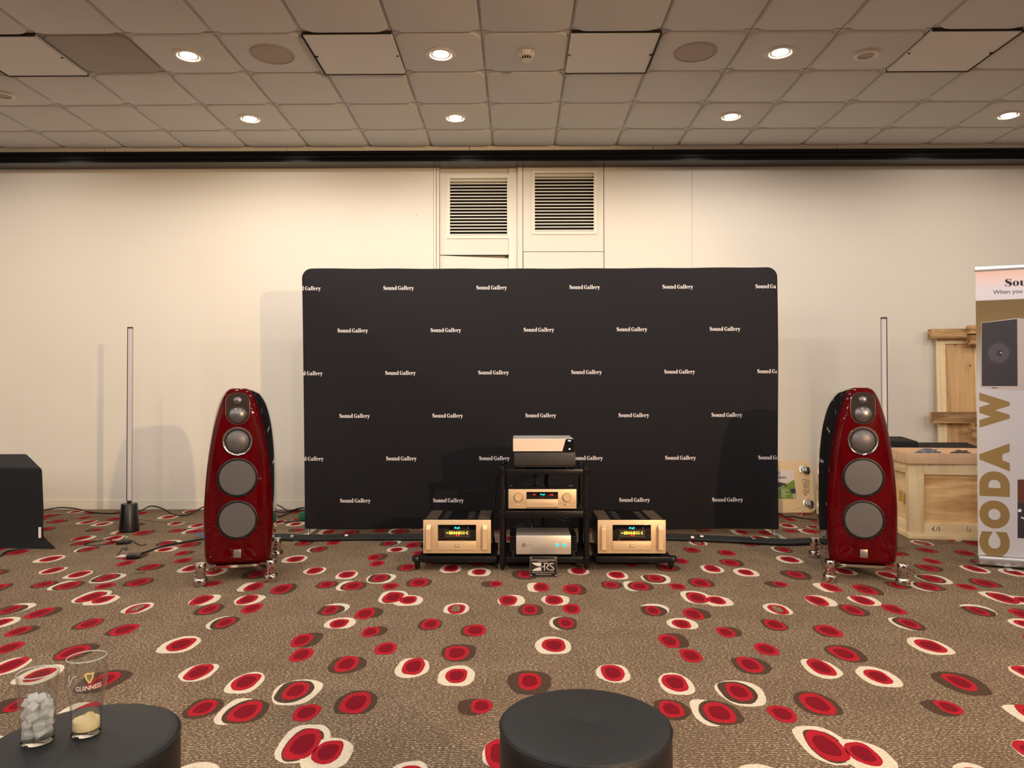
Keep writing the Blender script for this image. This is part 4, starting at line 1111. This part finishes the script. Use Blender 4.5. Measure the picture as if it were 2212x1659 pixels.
g = _bar(.140, .083, .158, .087); b.add([(x, -.0015, z) for x, z in g[0]], g[1])
g = _stroke([(.172, .070, .004), (.186, .098, .004)]); b.add([(x, -.0015, z) for x, z in g[0]], g[1])
b.build('stamp_mark', M['ban_dark'], cr_, smooth=False, fix=False)
b = MB(); g = _stroke([(.405, .115, .003), (.398, .075, .003), (.415, .070, .003)]); b.add([(x, -.0015, z) for x, z in g[0]], g[1])
g = _ring(.422, .082, .008, .010, .0055, .0075, n=12); b.add([(x, -.0015, z) for x, z in g[0]], g[1]); b.build('stamp_mark', M['ban_dark'], cr_, smooth=False, fix=False)
MB().box(-.0195, -.018, .16, .24, .27, .36).build('sticker', mat('yellow_sticker', (190, 160, 50), .6, var=0), cr_, smooth=False)

tr_ = thing('wooden_tray', 'shallow open tray of planed wood lying on the crate', 'tray', (3.105, 5.862, CH + .002), math.radians(-7))
for (nm, x0, x1, y0, y1) in (('side_board', 0, 1.05, 0, .022), ('side_board', 0, 1.05, .60, .622), ('side_board', 0, .022, .0225, .5995), ('side_board', 1.028, 1.05, .0225, .5995)):
    board(nm, x0, x1, y0, y1, .0, .085, M['pink_wood'], tr_)
board('bottom_board', .0225, 1.0275, .0225, .5995, .002, .014, M['ply'], tr_)
# crumpled plastic and a strap in the tray
def crumple(name, c, r, mt, seed, label, cat, sq=.5):
    bm = bmesh.new(); bmesh.ops.create_icosphere(bm, subdivisions=3, radius=1)
    for v in bm.verts:
        k = 1 + .45 * mnoise.noise(v.co * 2.3 + Vector((seed, 0, 0))) + .25 * mnoise.noise(v.co * 6 + Vector((0, seed, 0)))
        v.co = Vector((v.co.x * r[0] * k, v.co.y * r[1] * k, max(-.98 * r[2], v.co.z * r[2] * k)))
    me = bpy.data.meshes.new(name); bm.to_mesh(me); bm.free(); me.materials.append(mt)
    o = bpy.data.objects.new(name, me); C.objects.link(o); o.location = c
    return tag(o, label, cat)
crumple('plastic_wrap', (3.34, 5.99, CH + .066), (.10, .06, .045), mat('grey_plastic', (120, 122, 128), .25, var=.3, scale=60), 3, 'crumpled grey plastic wrap in the tray on the crate', 'packaging')
crumple('paper_scrap', (3.62, 6.02, CH + .060), (.09, .04, .035), mat('dark_paper', (96, 78, 66), .7, var=.3, scale=40), 9, 'small crumpled brown scrap in the tray, right of the plastic wrap', 'packaging')
# black wedge-shaped lid and thin black sheet behind the tray
def slab(nm, x0, x1, y0, y1, z0, zf, zb, m, label, cat, ins=.01):
    b = MB(); b.loft([[(x0, y0, z0), (x1, y0, z0), (x1, y1, z0), (x0, y1, z0)], [(x0 + ins * .3, y0 + ins * .3, zf - .01), (x1 - ins * .3, y0 + ins * .3, zf - .01), (x1 - ins * .3, y1 - ins, zb - .01), (x0 + ins * .3, y1 - ins, zb - .01)], [(x0 + ins, y0 + ins, zf), (x1 - ins, y0 + ins, zf), (x1 - ins, y1 - ins, zb), (x0 + ins, y1 - ins, zb)]])
    return tag(b.build(nm, m, None, angle=25), label, cat)
slab('black_box', 3.16, 3.545, 6.51, 6.80, CH + .001, .738, .765, M['black_matt'], 'flat black box with sloping top resting behind the wooden tray', 'box')
slab('black_sheet', 3.556, 4.12, 6.50, 6.76, CH + .001, .676, .712, M['black_matt'], 'low thin black slab lying right of the flat black box', 'box')

# tall crate lid leaning on the wall
ld = thing('crate_lid', 'tall knotty plywood crate lid with dark rough battens leaning on the wall', 'crate lid', (4.150, 7.235, .003))
ld.rotation_euler = (math.radians(-1.6), 0, 0)
LW_ = .86; LH = 1.70
board('plywood_panel', .01, LW_ - .01, .022, .032, .0, LH, M['ply_v'], ld)
board('batten', .0, .085, .0, .022, .0, LH, M['pine_v'], ld)
board('batten', .375, .455, .0, .022, .0, LH, M['pine_v'], ld)
board('batten', LW_ - .085, LW_, .0, .022, .0, LH, M['pine_v'], ld)
board('batten', .0855, .3745, .0, .022, LH - .05, LH, M['pine'], ld)
board('cross_beam', -.088, .80, -.075, -.0005, LH - .005, LH + .092, M['pine_rough'], ld)
board('cross_beam', .245, .85, -.155, -.0755, LH + .035, LH + .118, M['pine_rough'], ld)
board('cross_beam', .245, .85, -.150, -.0755, LH - .07, LH + .020, M['pine_rough'], ld)
board('cross_beam', -.090, .335, -.075, -.0005, .865, .975, M['pine_rough'], ld)
board('cross_beam', .245, .85, -.14, -.0755, .725, .825, M['pine_rough'], ld)

# ================================================================== DOLLY BOARD ON THE WALL
dy = thing('furniture_dolly', 'birch furniture dolly board stood on edge against the wall, wheels facing out', 'dolly', (2.24, 7.145, .002))
dy.rotation_euler = (math.radians(-9), 0, 0)
def rrect(x0, x1, z0, z1, r, seg=5):
    p = []
    for cx, cz, a0 in ((x1 - r, z1 - r, 0), (x0 + r, z1 - r, 90), (x0 + r, z0 + r, 180), (x1 - r, z0 + r, 270)):
        for k in range(seg + 1):
            a = math.radians(a0 + 90 * k / seg); p.append((cx + r * math.cos(a), cz + r * math.sin(a)))
    return p
DW, DH = .648, .505
b = MB(); b.loft([[(x, y, z) for x, z in rrect(0 + i, DW - i, i, DH - i, .05)] for i, y in ((.003, 0), (0, .003), (0, .015), (.003, .018))])
b.build('board', M['birch'], dy)
M['castor_blue'] = mat('castor_wheel', (26, 38, 66), .4)
for (x, z) in ((DW - .085, DH - .085), (DW - .070, .095), (.085, DH - .085), (.085, .085)):
    c_ = MB().bbox(x - .045, x + .030, -.005, 0, z - .035, z + .035, .002)
    for s in (-1, 1):
        for q in (-1, 1): c_.cone((x - .0075 + s * .03, -.005, z + q * .027), (x - .0075 + s * .03, -.010, z + q * .027), .006, .005, 8)
    c_.lathe([(.026, -.005), (.026, -.014), (.020, -.020)], (x - .01, 0, z), 'Y', 20)
    co = c_.build('castor_plate', M['alu'], dy)
    MB().box(x - .010, x + .001, -.066, -.018, z - .022, z + .014).build('castor_fork', M['alu'], co, smooth=False)
    MB().lathe([(.030, -.012), (.037, -.008), (.037, .008), (.030, .012)], (0, 0, 0), 'Z', 24).build('castor_wheel', M['castor_blue'], co)
    wl = [k for k in C.objects if k.parent == co and k.name.startswith('castor_wheel')][0]
    wl.location = (x + .014, -.056, z - .016); wl.rotation_euler = (0, PI / 2, 0)
def dpx(px, py):
    p = onY(px, py, 7.165); return (p.x - 2.24, (p.z - .002))
def dpoly(nm, pts, m, y): 
    q = [dpx(*p) for p in pts]
    b = MB(); b.add([(x, y, z) for x, z in q], [tuple(range(len(q)))]); return b.build(nm, m, sheet, smooth=False, fix=False)
q = [dpx(*p) for p in ((1660, 1077), (1722, 1078), (1717, 1016), (1660, 1015))]
b = MB(); b.loft([[(x, -.0022, z) for x, z in q], [(x, -.0004, z) for x, z in q]]); sheet = b.build('label_sheet', M['paper'], dy, smooth=False)
M['lime'] = mat('lime_print', (112, 148, 44), .6, var=.05); M['olive'] = mat('dark_print', (62, 54, 48), .6, var=.05); M['navy'] = mat('navy_print', (34, 38, 70), .6)
dpoly('print', [(1660, 1076.5), (1721, 1077.5), (1718, 1036), (1682, 1056), (1660, 1062)], M['lime'], -.0026)
dpoly('print', [(1660, 1058), (1680, 1055), (1696, 1048), (1698, 1052), (1701, 1050), (1699, 1044), (1681, 1041), (1660, 1038)], M['olive'], -.0030)
dpoly('print', [(1709, 1065), (1720, 1065), (1719, 1055), (1708, 1056)], M['navy'], -.0034)
dpoly('print', [(1713, 1077), (1721, 1077), (1720, 1067), (1712.5, 1067)], M['ban_grey'], -.0034)
for i in range(7): dpoly('print_line', [(1687, 1057.2 + i * 2.7), (1700 + 6 * math.sin(i * 2), 1057.2 + i * 2.7), (1700 + 6 * math.sin(i * 2), 1056.2 + i * 2.7), (1687, 1056.2 + i * 2.7)], M['paper'], -.0036)
c0 = dpx(1684, 1022); g = _ring(c0[0], c0[1], .020, .020, .017, .017, n=24); flat('print', g, 0, 0, -.0036, M['olive'], sheet)
flat('print_lettering', fit_geo(text_geo('8', bold=.02), c0[0] - .006, c0[0] + .006, c0[1] - .011, c0[1] + .011), 0, 0, -.0036, M['olive'], sheet)
a = dpx(1676, 1034); c = dpx(1701, 1029); b_g = fit_geo(text_geo('SERIES', bold=.02), a[0], c[0], a[1], c[1]); flat('print_lettering', b_g, 0, 0, -.0036, M['olive'], sheet)
M['marker'] = mat('marker_ink', (84, 56, 40), .7)
for s_, xa, xb, ya, yb_ in (('ADVANCE', 1736, 1744, 1070.5, 1034), ('AUDIO', 1743.5, 1750, 1065, 1037)):
    p0 = dpx(xa, ya); p1 = dpx(xb, yb_)
    g = fit_geo(text_geo(s_), p0[1], p1[1], 0, 1)
    flat('handwriting', ([(p0[0] + (1 - v) * (p1[0] - p0[0]), a) for a, v in g[0]], g[1]), 0, 0, -.0006, M['marker'], dy)

# ================================================================== CABLES AND SMALL THINGS ON THE FLOOR
def cable(name, pts, r, m, label, cat='cable', group=None):
    b = MB().tube(pts, r, 8); o = b.build(name, m); return tag(o, label, cat, group)
def G(px, py, z): p = onZ(px, py, z); return (p.x, p.y, z)
def Wp(px, py, Y, zmin=.006): p = onY(px, py, Y); return (p.x, p.y, max(zmin, p.z))
# thick speaker cables: two bundles held by silver clips
def bundle(label, loc, routes, r, m, clips=()):
    t = thing('cable_bundle', label, 'cables', loc)
    for p in routes:
        o = MB().tube([Vector(q) - Vector(loc) for q in p], r if not isinstance(r, list) else r.pop(0), 8).build('cable', m, t)
    for (x, y) in clips:
        a = Vector(G(x - 3.5, y, .034)) - Vector(loc); c = Vector(G(x + 3.5, y, .034)) - Vector(loc)
        MB().cone(a, c, .0165, .0165, 16).build('clip', M['steel'], t)
    return t
L_ = []; R_ = []
for i in range(4):
    z = .017; d_ = i * 2.4
    L_.append([(-1.925, 5.15 + .01 * i, .235), (-1.95, 5.26 + .03 * i, .12), (-1.90, 5.50 + .06 * i, .02), G(596 + 3 * i, 1157 + d_, z), G(660, 1158.5 + d_, z), G(720, 1158 + d_ * .9, z), G(800, 1157 + d_ * .9, z), G(880, 1156.5 + d_, z), G(960, 1157 + d_, z), (-.38 + .02 * i, 5.62, .05), (-.40 + .05 * i, 5.36, .15)])
    R_.append([(2.31, 5.16 + .01 * i, .235), (2.33, 5.27 + .03 * i, .12), (2.30, 5.45 + .05 * i, .02), G(1760 - 3 * i, 1166 + d_, z), G(1700, 1167.5 + d_, z), G(1640, 1165 + d_, z), G(1570, 1161.5 + d_, z), G(1500, 1158.5 + d_, z), G(1430, 1157 + d_, z), (.88 - .02 * i, 5.64, .04), (.84 - .05 * i, 5.36, .15)])
bundle('bundle of thick black cables from the left loudspeaker along the backdrop foot', (-1.2, 5.9, 0), L_, .0135, M['rubber'], [(632, 1160), (749, 1158)])
bundle('bundle of thick black cables from the right loudspeaker along the backdrop foot', (1.6, 5.85, 0), R_, .0135, M['rubber'], [(1495, 1161.5), (1515, 1159), (1627, 1165)])
hang = [
 ([(-.13, 5.40, .60), (-.17, 5.44, .45), (-.20, 5.46, .2), (-.18, 5.50, .012)], .010),
 ([(-.15, 5.42, .60), (-.20, 5.46, .40), (-.26, 5.5, .012)], .008),
 ([(.02, 5.40, .62), (.07, 5.45, .60), (.14, 5.46, .575), (.20, 5.45, .60), (.24, 5.40, .62)], .006),
 ([(.10, 5.40, .62), (.13, 5.44, .55), (.15, 5.40, .46)], .014),
 ([(.22, 5.40, .62), (.20, 5.44, .5), (.18, 5.46, .3), (.19, 5.44, .018)], .016),
 ([(.30, 5.40, .62), (.33, 5.42, .58), (.38, 5.40, .5), (.40, 5.42, .012)], .004),
 ([(.00, 5.36, .45), (.05, 5.42, .36), (.09, 5.40, .24), (.10, 5.36, .15)], .010),
 ([(.03, 5.36, .45), (.09, 5.41, .36), (.12, 5.40, .28), (.13, 5.36, .2)], .007),
 ([(.24, 5.36, .45), (.27, 5.43, .30), (.34, 5.44, .24), (.42, 5.43, .27), (.44, 5.40, .45)], .006),
 ([(.22, 5.37, .45), (.25, 5.46, .28), (.33, 5.47, .215), (.43, 5.46, .24), (.46, 5.42, .42)], .006),
]
bundle('tangle of black cables hanging behind the central rack tower', (.15, 5.42, 0), [h[0] for h in hang], [h[1] for h in hang], M['rubber'])
# thin black cable along the skirting
cable('mains_cable', [Wp(60, 1106, 7.1), Wp(92, 1102, 7.15), Wp(130, 1096.5, 7.26), Wp(165, 1099, 7.22), Wp(200, 1107, 7.1), Wp(240, 1109, 7.05), Wp(262, 1108, 7.05), Wp(297, 1106, 7.05), Wp(325, 1093.5, 7.28, .03), Wp(350, 1098, 7.28), Wp(372, 1110, 7.05), Wp(392, 1114, 6.95), Wp(412, 1110, 7.0), Wp(440, 1095, 7.25), Wp(470, 1088, 7.28)], .006, M['rubber'], 'thin black cable looping along the skirting at left', 'cable')
cable('pale_cable', [G(100, 1110, .005), G(160, 1110.5, .005), G(220, 1114, .005), G(262, 1118, .005), G(300, 1121, .005), G(340, 1126, .005), G(400, 1128, .005), G(445, 1131, .005), G(520, 1131, .005)], .004, M['grey_cable'] if 'grey_cable' in M else M.setdefault('grey_cable', mat('grey_cable', (150, 136, 120), .6)), 'thin pale grey cable on the carpet behind the left lamp', 'cable')
cable('power_lead', [G(306, 1195, .014), G(322, 1190, .008), G(360, 1178, .008), G(400, 1171, .008), G(445, 1163.5, .008), G(500, 1160, .008), (-1.84, 5.32, .02), (-1.88, 5.20, .16)], .007, M['rubber'], 'black power lead running from the left loudspeaker to a plug on the carpet', 'cable')
cable('lamp_flex', [G(272, 1158, .006), G(266, 1163, .005), G(262, 1170, .006), G(250, 1171, .005), G(232, 1165.5, .005), G(205, 1170, .005), G(183, 1174, .005), G(186, 1177, .005), G(205, 1178, .005), G(232, 1175, .005), G(250, 1170, .005), G(285, 1168, .005), G(292, 1172, .005), G(303, 1177.5, .005), G(316, 1176, .005)], .0032, M['rubber'], 'thin flex curling on the carpet below the left lamp', 'cable')
cable('lamp_flex', [G(272, 1180, .006), G(275, 1186, .004), G(272, 1188, .004), G(267, 1184, .004), G(262, 1188, .004), G(253, 1200, .004)], .0028, M['rubber'], 'short thin flex between the adapter and the white card', 'cable')
for (pts, lb) in (([Wp(585, 1085, 7.2, .02), Wp(606, 1094, 7.2, .02), Wp(625, 1104, 7.1), Wp(645, 1099, 7.15), Wp(668, 1096, 7.1)], 'uppermost thin black cable between left loudspeaker and backdrop'),
                  ([Wp(585, 1104, 7.0), Wp(612, 1106.5, 6.95), Wp(632, 1102, 7.05), Wp(650, 1097, 7.1), Wp(672, 1097.5, 7.0)], 'second thin black cable between left loudspeaker and backdrop'),
                  ([G(585, 1112, .008), G(603, 1116, .008), G(616, 1111, .008), G(632, 1104, .008), G(650, 1102, .008), G(680, 1103, .008)], 'third thin black cable between left loudspeaker and backdrop'),
                  ([G(590, 1126, .006), G(620, 1127.5, .006), G(650, 1125.5, .006), G(690, 1125, .006)], 'lowest thin black cable between left loudspeaker and backdrop'),
                  ([G(1672, 1107, .006), G(1690, 1112, .006), G(1697, 1117, .006), G(1712, 1115.5, .006), G(1730, 1119, .006), G(1760, 1122, .006), G(1800, 1124, .006)], 'thin dark cable on the carpet below the dolly board'),
                  ([G(0, 1202, .008), G(12, 1193, .008), G(30, 1188, .008), G(60, 1184, .008)], 'dark cable emerging under the black cloth at the left edge')):
    cable('thin_cable', pts, .0055, M['rubber'], lb)
cable('steel_cable', [Wp(1756, 1093, 6.95, .01), Wp(1745, 1095, 6.92), Wp(1736, 1101, 6.9), Wp(1732, 1110, 6.9), G(1728, 1117, .004)], .003, M['alu'], 'thin pale wire hooked over the lower castor of the dolly', 'wire')
# adapter, plug, card, ribbon, twig
p = G(266, 1175, .001)
t = thing('power_adapter', 'small black power adapter on the carpet below the left lamp', 'adapter', p, .3)
MB().bbox(-.045, .045, -.03, .03, .001, .028, .006).build('body', M['black_satin'], t); MB().bbox(.046, .062, -.008, .008, .006, .020, .003).build('connector', M['rubber'], t)
p = G(289, 1206, .001)
t = thing('mains_plug', 'black mains plug at the end of the power lead on the carpet', 'plug', p, .35)
MB().bbox(-.045, .045, -.035, .035, .001, .034, .010).build('body', M['black_satin'], t)
MB().cone((.02, .035, .02), (.03, .08, .014), .012, .008, 12).build('strain_relief', M['rubber'], t)
MB().box(-.068, -.045, -.004, .004, .012, .018).build('pin', M['alu'], t, smooth=False)
p = G(263, 1202, .0015)
t = thing('paper_card', 'small white card with a red strip lying beside the black plug', 'card', p, -.2)
MB().box(-.035, .03, -.025, .045, 0, .001).build('card', M['paper'], t, smooth=False)
MB().box(.0, .07, -.06, -.026, .0, .003).build('red_strip', M['red_card'] if 'red_card' in M else M.setdefault('red_card', mat('red_card', (150, 40, 20), .5)), t, smooth=False)
p = G(430, 1161, .003)
t = thing('blue_ribbon', 'small curled blue ribbon on the carpet left of the left loudspeaker', 'ribbon', p)
b = MB(); rg = []
for k in range(13):
    f = k / 12; x = -.045 + .13 * f; z = .012 + .018 * math.sin(f * 7); rg.append([(x, -.012 + .02 * f, z), (x, .012 + .02 * f, z + .004), (x, .012 + .02 * f, z + .0055), (x, -.012 + .02 * f, z + .0015)])
b.loft(rg).build('band', M['blue_plastic'], t)
p = G(654, 1123.5, .002)
tag(MB().bbox(p[0] - .03, p[0] + .06, p[1] - .02, p[1] + .04, .002, .075, .004).build('green_box', M['green_card']), 'small green box half hidden behind the left edge of the backdrop', 'box')
p = G(302, 1238, .003)
t = thing('twig', 'tiny dark forked twig on the carpet in front of the plug', 'twig', p)
MB().tube([(-.035, -.01, .001), (0, 0, .003), (.03, .012, .001)], .0022, 6).build('stem', M['olive'], t); MB().tube([(0, 0, .003), (.018, -.018, .001)], .0018, 6).build('fork', M['olive'], t)

# ================================================================== STOOLS
def stool(x, y, r, h, label, btn):
    t = thing('round_stool', label, 'stool', (x, y, 0), group='round black vinyl stools')
    MB().lathe([(r - .006, .012), (r - .002, .02), (r, .05), (r, h - .03), (r - .0015, h - .012), (r - .004, h - .008)], n=96, cap=False).build('side_cover', M['vinyl_shaded'], t)
    pr = [(r - .006, h - .010), (r - .002, h - .008), (r - .003, h - .004), (r - .008, h - .0012), (r - .02, h + .001), (r - .06, h + .004), (r * .4, h + .006)]
    pr += [(.02, h + .005), (.010, h + .0025), (.002, h + .0015)] if btn else [(.02, h + .0062), (.002, h + .0062)]
    MB().lathe(pr, n=96).build('seat_cushion', M['vinyl'], t, angle=70)
    b = MB(); n = 120; R_ = r - .0005
    pts = [(R_ * math.cos(2 * PI * k / n), R_ * math.sin(2 * PI * k / n), h - .0075) for k in range(n + 1)]
    b.tube(pts, .0021, 6, sub=1).build('piping', M['vinyl_shaded'], t)
    if btn: MB().lathe([(.010, h + .001), (.009, h + .004), (.002, h + .0052)], n=20).build('button', M['vinyl'], t)
    MB().lathe([(r - .02, .002), (r - .02, .014)], n=48).build('plinth', M['black_satin'], t)
    return t
S1 = (.151, 1.678, .195, .42); S2 = (-.945, 1.588, .192, .42)
stool(*S1, 'round black vinyl stool at bottom centre with a button in its seat', True)
stool(*S2, 'round black vinyl stool at bottom left carrying two glasses', False)

# ---- glasses
m, n_, l_, b_ = newmat('clear_glass')
b_.inputs['Base Color'].default_value = (.97, .985, .98, 1); b_.inputs['Roughness'].default_value = .0; b_.inputs['Transmission Weight'].default_value = 1; b_.inputs['IOR'].default_value = 1.48
M['glass'] = m
# thin drinking-glass wall: mirror by Fresnel, otherwise clear
m = bpy.data.materials.new('thin_glass'); m.use_nodes = True; n_, l_ = m.node_tree.nodes, m.node_tree.links; n_.remove(n_['Principled BSDF'])
lw = n_.new('ShaderNodeLayerWeight'); lw.inputs['Blend'].default_value = .5
pw_ = n_.new('ShaderNodeMath'); pw_.operation = 'POWER'; pw_.inputs[1].default_value = 4.0; l_.new(lw.outputs['Facing'], pw_.inputs[0])
fr = n_.new('ShaderNodeMath'); fr.operation = 'MULTIPLY_ADD'; fr.inputs[1].default_value = .85; fr.inputs[2].default_value = .07; l_.new(pw_.outputs[0], fr.inputs[0])
g_ = n_.new('ShaderNodeBsdfGlossy'); g_.inputs['Roughness'].default_value = .02; t_ = n_.new('ShaderNodeBsdfTransparent'); t_.inputs['Color'].default_value = (.965, .975, .97, 1)
mxs = n_.new('ShaderNodeMixShader'); l_.new(fr.outputs[0], mxs.inputs[0]); l_.new(t_.outputs[0], mxs.inputs[1]); l_.new(g_.outputs[0], mxs.inputs[2]); l_.new(mxs.outputs[0], n_['Material Output'].inputs[0])
M['thin_glass'] = m
m, n_, l_, b_ = newmat('ice')
b_.inputs['Base Color'].default_value = (.97, .98, 1, 1); b_.inputs['Roughness'].default_value = .08; b_.inputs['Transmission Weight'].default_value = .35; b_.inputs['Coat Weight'].default_value = 1; b_.inputs['Alpha'].default_value = .78; b_.inputs['IOR'].default_value = 1.31
nz = n_.new('ShaderNodeTexNoise'); nz.inputs['Scale'].default_value = 120; bp = n_.new('ShaderNodeBump'); bp.inputs['Strength'].default_value = .35; bp.inputs['Distance'].default_value = .003
l_.new(nz.outputs[0], bp.inputs['Height']); l_.new(bp.outputs[0], b_.inputs['Normal']); M['ice'] = m
M['foam'] = mat('beer_foam', (236, 214, 168), .8, var=.06, scale=60, bump=.4, bscale=200)
TOP = S2[3] + .0075
def glass(loc, label, prof, th, zin):
    t = thing('drinking_glass', label, 'glass', loc)
    inner = [(max(r - th, .002), z) for r, z in prof if z > zin]
    # thick base in solid glass, wall above it as a thin shell
    wall_ = [(r, z) for r, z in prof if z > zin]
    rb = prof[1][0] + (prof[2][0] - prof[1][0]) * (zin - prof[1][1]) / (prof[2][1] - prof[1][1])
    fine = [(rb, zin + .0003)]
    for r, z in wall_:
        r0, z0 = fine[-1]; n = max(1, int((z - z0) / .008))
        for k in range(1, n + 1): fine.append((r0 + (r - r0) * k / n, z0 + (z - z0) * k / n))
    out = fine + [(fine[-1][0] - th * .2, fine[-1][1] + th * .35), (fine[-1][0] - th * .5, fine[-1][1] + th * .5), (fine[-1][0] - th * .8, fine[-1][1] + th * .35)] + [(r - th, z) for r, z in fine[::-1]]
    MB().lathe(out, n=72, cap=False).build('glass_wall', M['thin_glass'], t, angle=40)
    MB().lathe([(.002, .0), (prof[0][0], 0), prof[1], (rb, zin), (rb - th, zin), (.002, zin - .0015)], n=72).build('glass_base', M['glass'], t, angle=30)
    R_ = fine[-1][0] - th * .5; zt_ = fine[-1][1]
    MB().tube([(R_ * math.cos(2 * PI * k / 64), R_ * math.sin(2 * PI * k / 64), zt_) for k in range(65)], .0012, 6, sub=1).build('rim', M['rim_glint'], t)  # added pale ring, paints the glint on the rim
    return t
g1 = onZ(81, 1600, TOP); g2 = onZ(186, 1583, TOP)
gl1 = glass((g1.x, g1.y, TOP), 'clear tumbler half full of ice cubes, the left glass on the stool', [(.030, .0), (.0315, .003), (.034, .05), (.0375, .10), (.0405, .146)], .0022, .010)
prof2 = [(.028, .0), (.0295, .003), (.0300, .03), (.0315, .06), (.0365, .09), (.0410, .115), (.0418, .135), (.0395, .166)]
gl2 = glass((g2.x, g2.y, TOP), 'empty pint glass with white brand lettering and foam dregs, the right glass on the stool', prof2, .0022, .010)
gl2['label'] = 'tulip pint glass with white lettering and foam dregs, right on the stool'
# ice cubes
random.seed(11)
def ice(c, s, rot, idx):
    bm = bmesh.new(); bmesh.ops.create_cube(bm, size=1); bmesh.ops.bevel(bm, geom=bm.edges[:], offset=.2, segments=3, affect='EDGES', profile=.6)
    for v in bm.verts: v.co = Vector((v.co.x * s[0], v.co.y * s[1], v.co.z * s[2])) * (1 + .22 * mnoise.noise(v.co * 60 + Vector((idx, 0, 0))))
    me = bpy.data.meshes.new('ice_cube'); bm.to_mesh(me); bm.free(); me.materials.append(M['ice']); me.polygons.foreach_set('use_smooth', [True] * len(me.polygons))
    o = bpy.data.objects.new('ice_cube', me); C.objects.link(o); o.location = c; o.rotation_euler = rot
    tag(o, 'melting clear ice cube piled in the left tumbler', 'ice cube', 'ice cubes in the left tumbler')
k = 0
for z, R_, n in ((.021, .017, 4), (.040, .019, 5), (.059, .020, 5), (.078, .020, 4), (.090, .008, 2)):
    for j in range(n):
        a = 2 * PI * j / n + z * 40
        ice((g1.x + R_ * math.cos(a), g1.y + R_ * math.sin(a), TOP + z), (.0215 + random.uniform(-.003, .003), .0195 + random.uniform(-.002, .002), .0175), (random.uniform(-.8, .8), random.uniform(-.8, .8), a), k); k += 1
# foam dregs
tag(MB().lathe([(.0255, .0108), (.0268, .013), (.0270, .024), (.0262, .031), (.020, .029), (.008, .027), (.001, .0275)], (g2.x, g2.y, TOP), n=48).build('beer_foam', M['foam']), 'cream coloured foam dregs in the bottom of the pint glass', 'foam')
def on_glass(z):
    for (r0, z0_), (r1, z1_) in zip(prof2[:-1], prof2[1:]):
        if z0_ <= z <= z1_: return r0 + (r1 - r0) * (z - z0_) / (z1_ - z0_)
    return prof2[-1][0]
view = math.atan2(-g2.x, g2.y) # towards the camera
def wrap(name, geo, zc, ang0, m, inner=False):
    vs = []
    for u, v in geo[0]:
        z = zc + v; r = on_glass(z) + (.0004 if not inner else -.0030)
        a = -PI / 2 + ang0 + (u / r)
        vs.append((r * math.cos(a), r * math.sin(a), z))
    b = MB(); b.add(vs, geo[1]); return b.build(name, m, gl2, smooth=False, fix=False)
vang = math.atan2(-g2.x, g2.y)
M['brand_gold'] = mat('harp_gold', (206, 186, 120), .5)
tg = text_geo('GUINNESS', bold=.015)
wrap('lettering', fit_geo(tg, -.026, .026, -.0052, .0052), .111, vang + .12, M['paper'])
b_g = ([], [])
def addg(g): 
    o = len(b_g[0]); b_g[0].extend(g[0]); b_g[1].extend([[i + o for i in f] for f in g[1]])
addg(_stroke([(-.008, .010, .003), (-.002, .0115, .003), (.003, .0095, .003), (.008, .0115, .003)])); addg(_stroke([(.008, .0115, .003), (.0065, .000, .003), (.001, -.010, .003)])); addg(_stroke([(-.008, .010, .003), (-.005, .000, .003), (.001, -.010, .003)]))
for q in range(4): addg(_stroke([(-.005 + q * .003, .009, .0007), (-.003 + q * .002, -.004, .0007)]))
wrap('harp_emblem', b_g, .131, vang + .12, M['brand_gold'])
b_g = ([], [])
addg(_stroke([(-.004, .012, .0016), (-.006, .004, .0016), (-.002, -.006, .0016), (-.008, -.012, .0016)])); addg(_stroke([(.012, .012, .0014), (.004, .008, .0014), (-.001, -.002, .0014)]))
wrap('engraved_pattern', b_g, .128, vang - .75, M['paper'])
# foam streak clinging to the glass
b_g = ([], []); addg(_stroke([(-.010, .004, .002), (-.007, .008, .004), (-.002, .0095, .006), (.003, .008, .008), (.007, .004, .009), (.010, -.002, .010), (.011, -.008, .008), (.010, -.012, .004)]))
wrap('foam_streak', b_g, .043, vang + .2, M['foam'], inner=True)
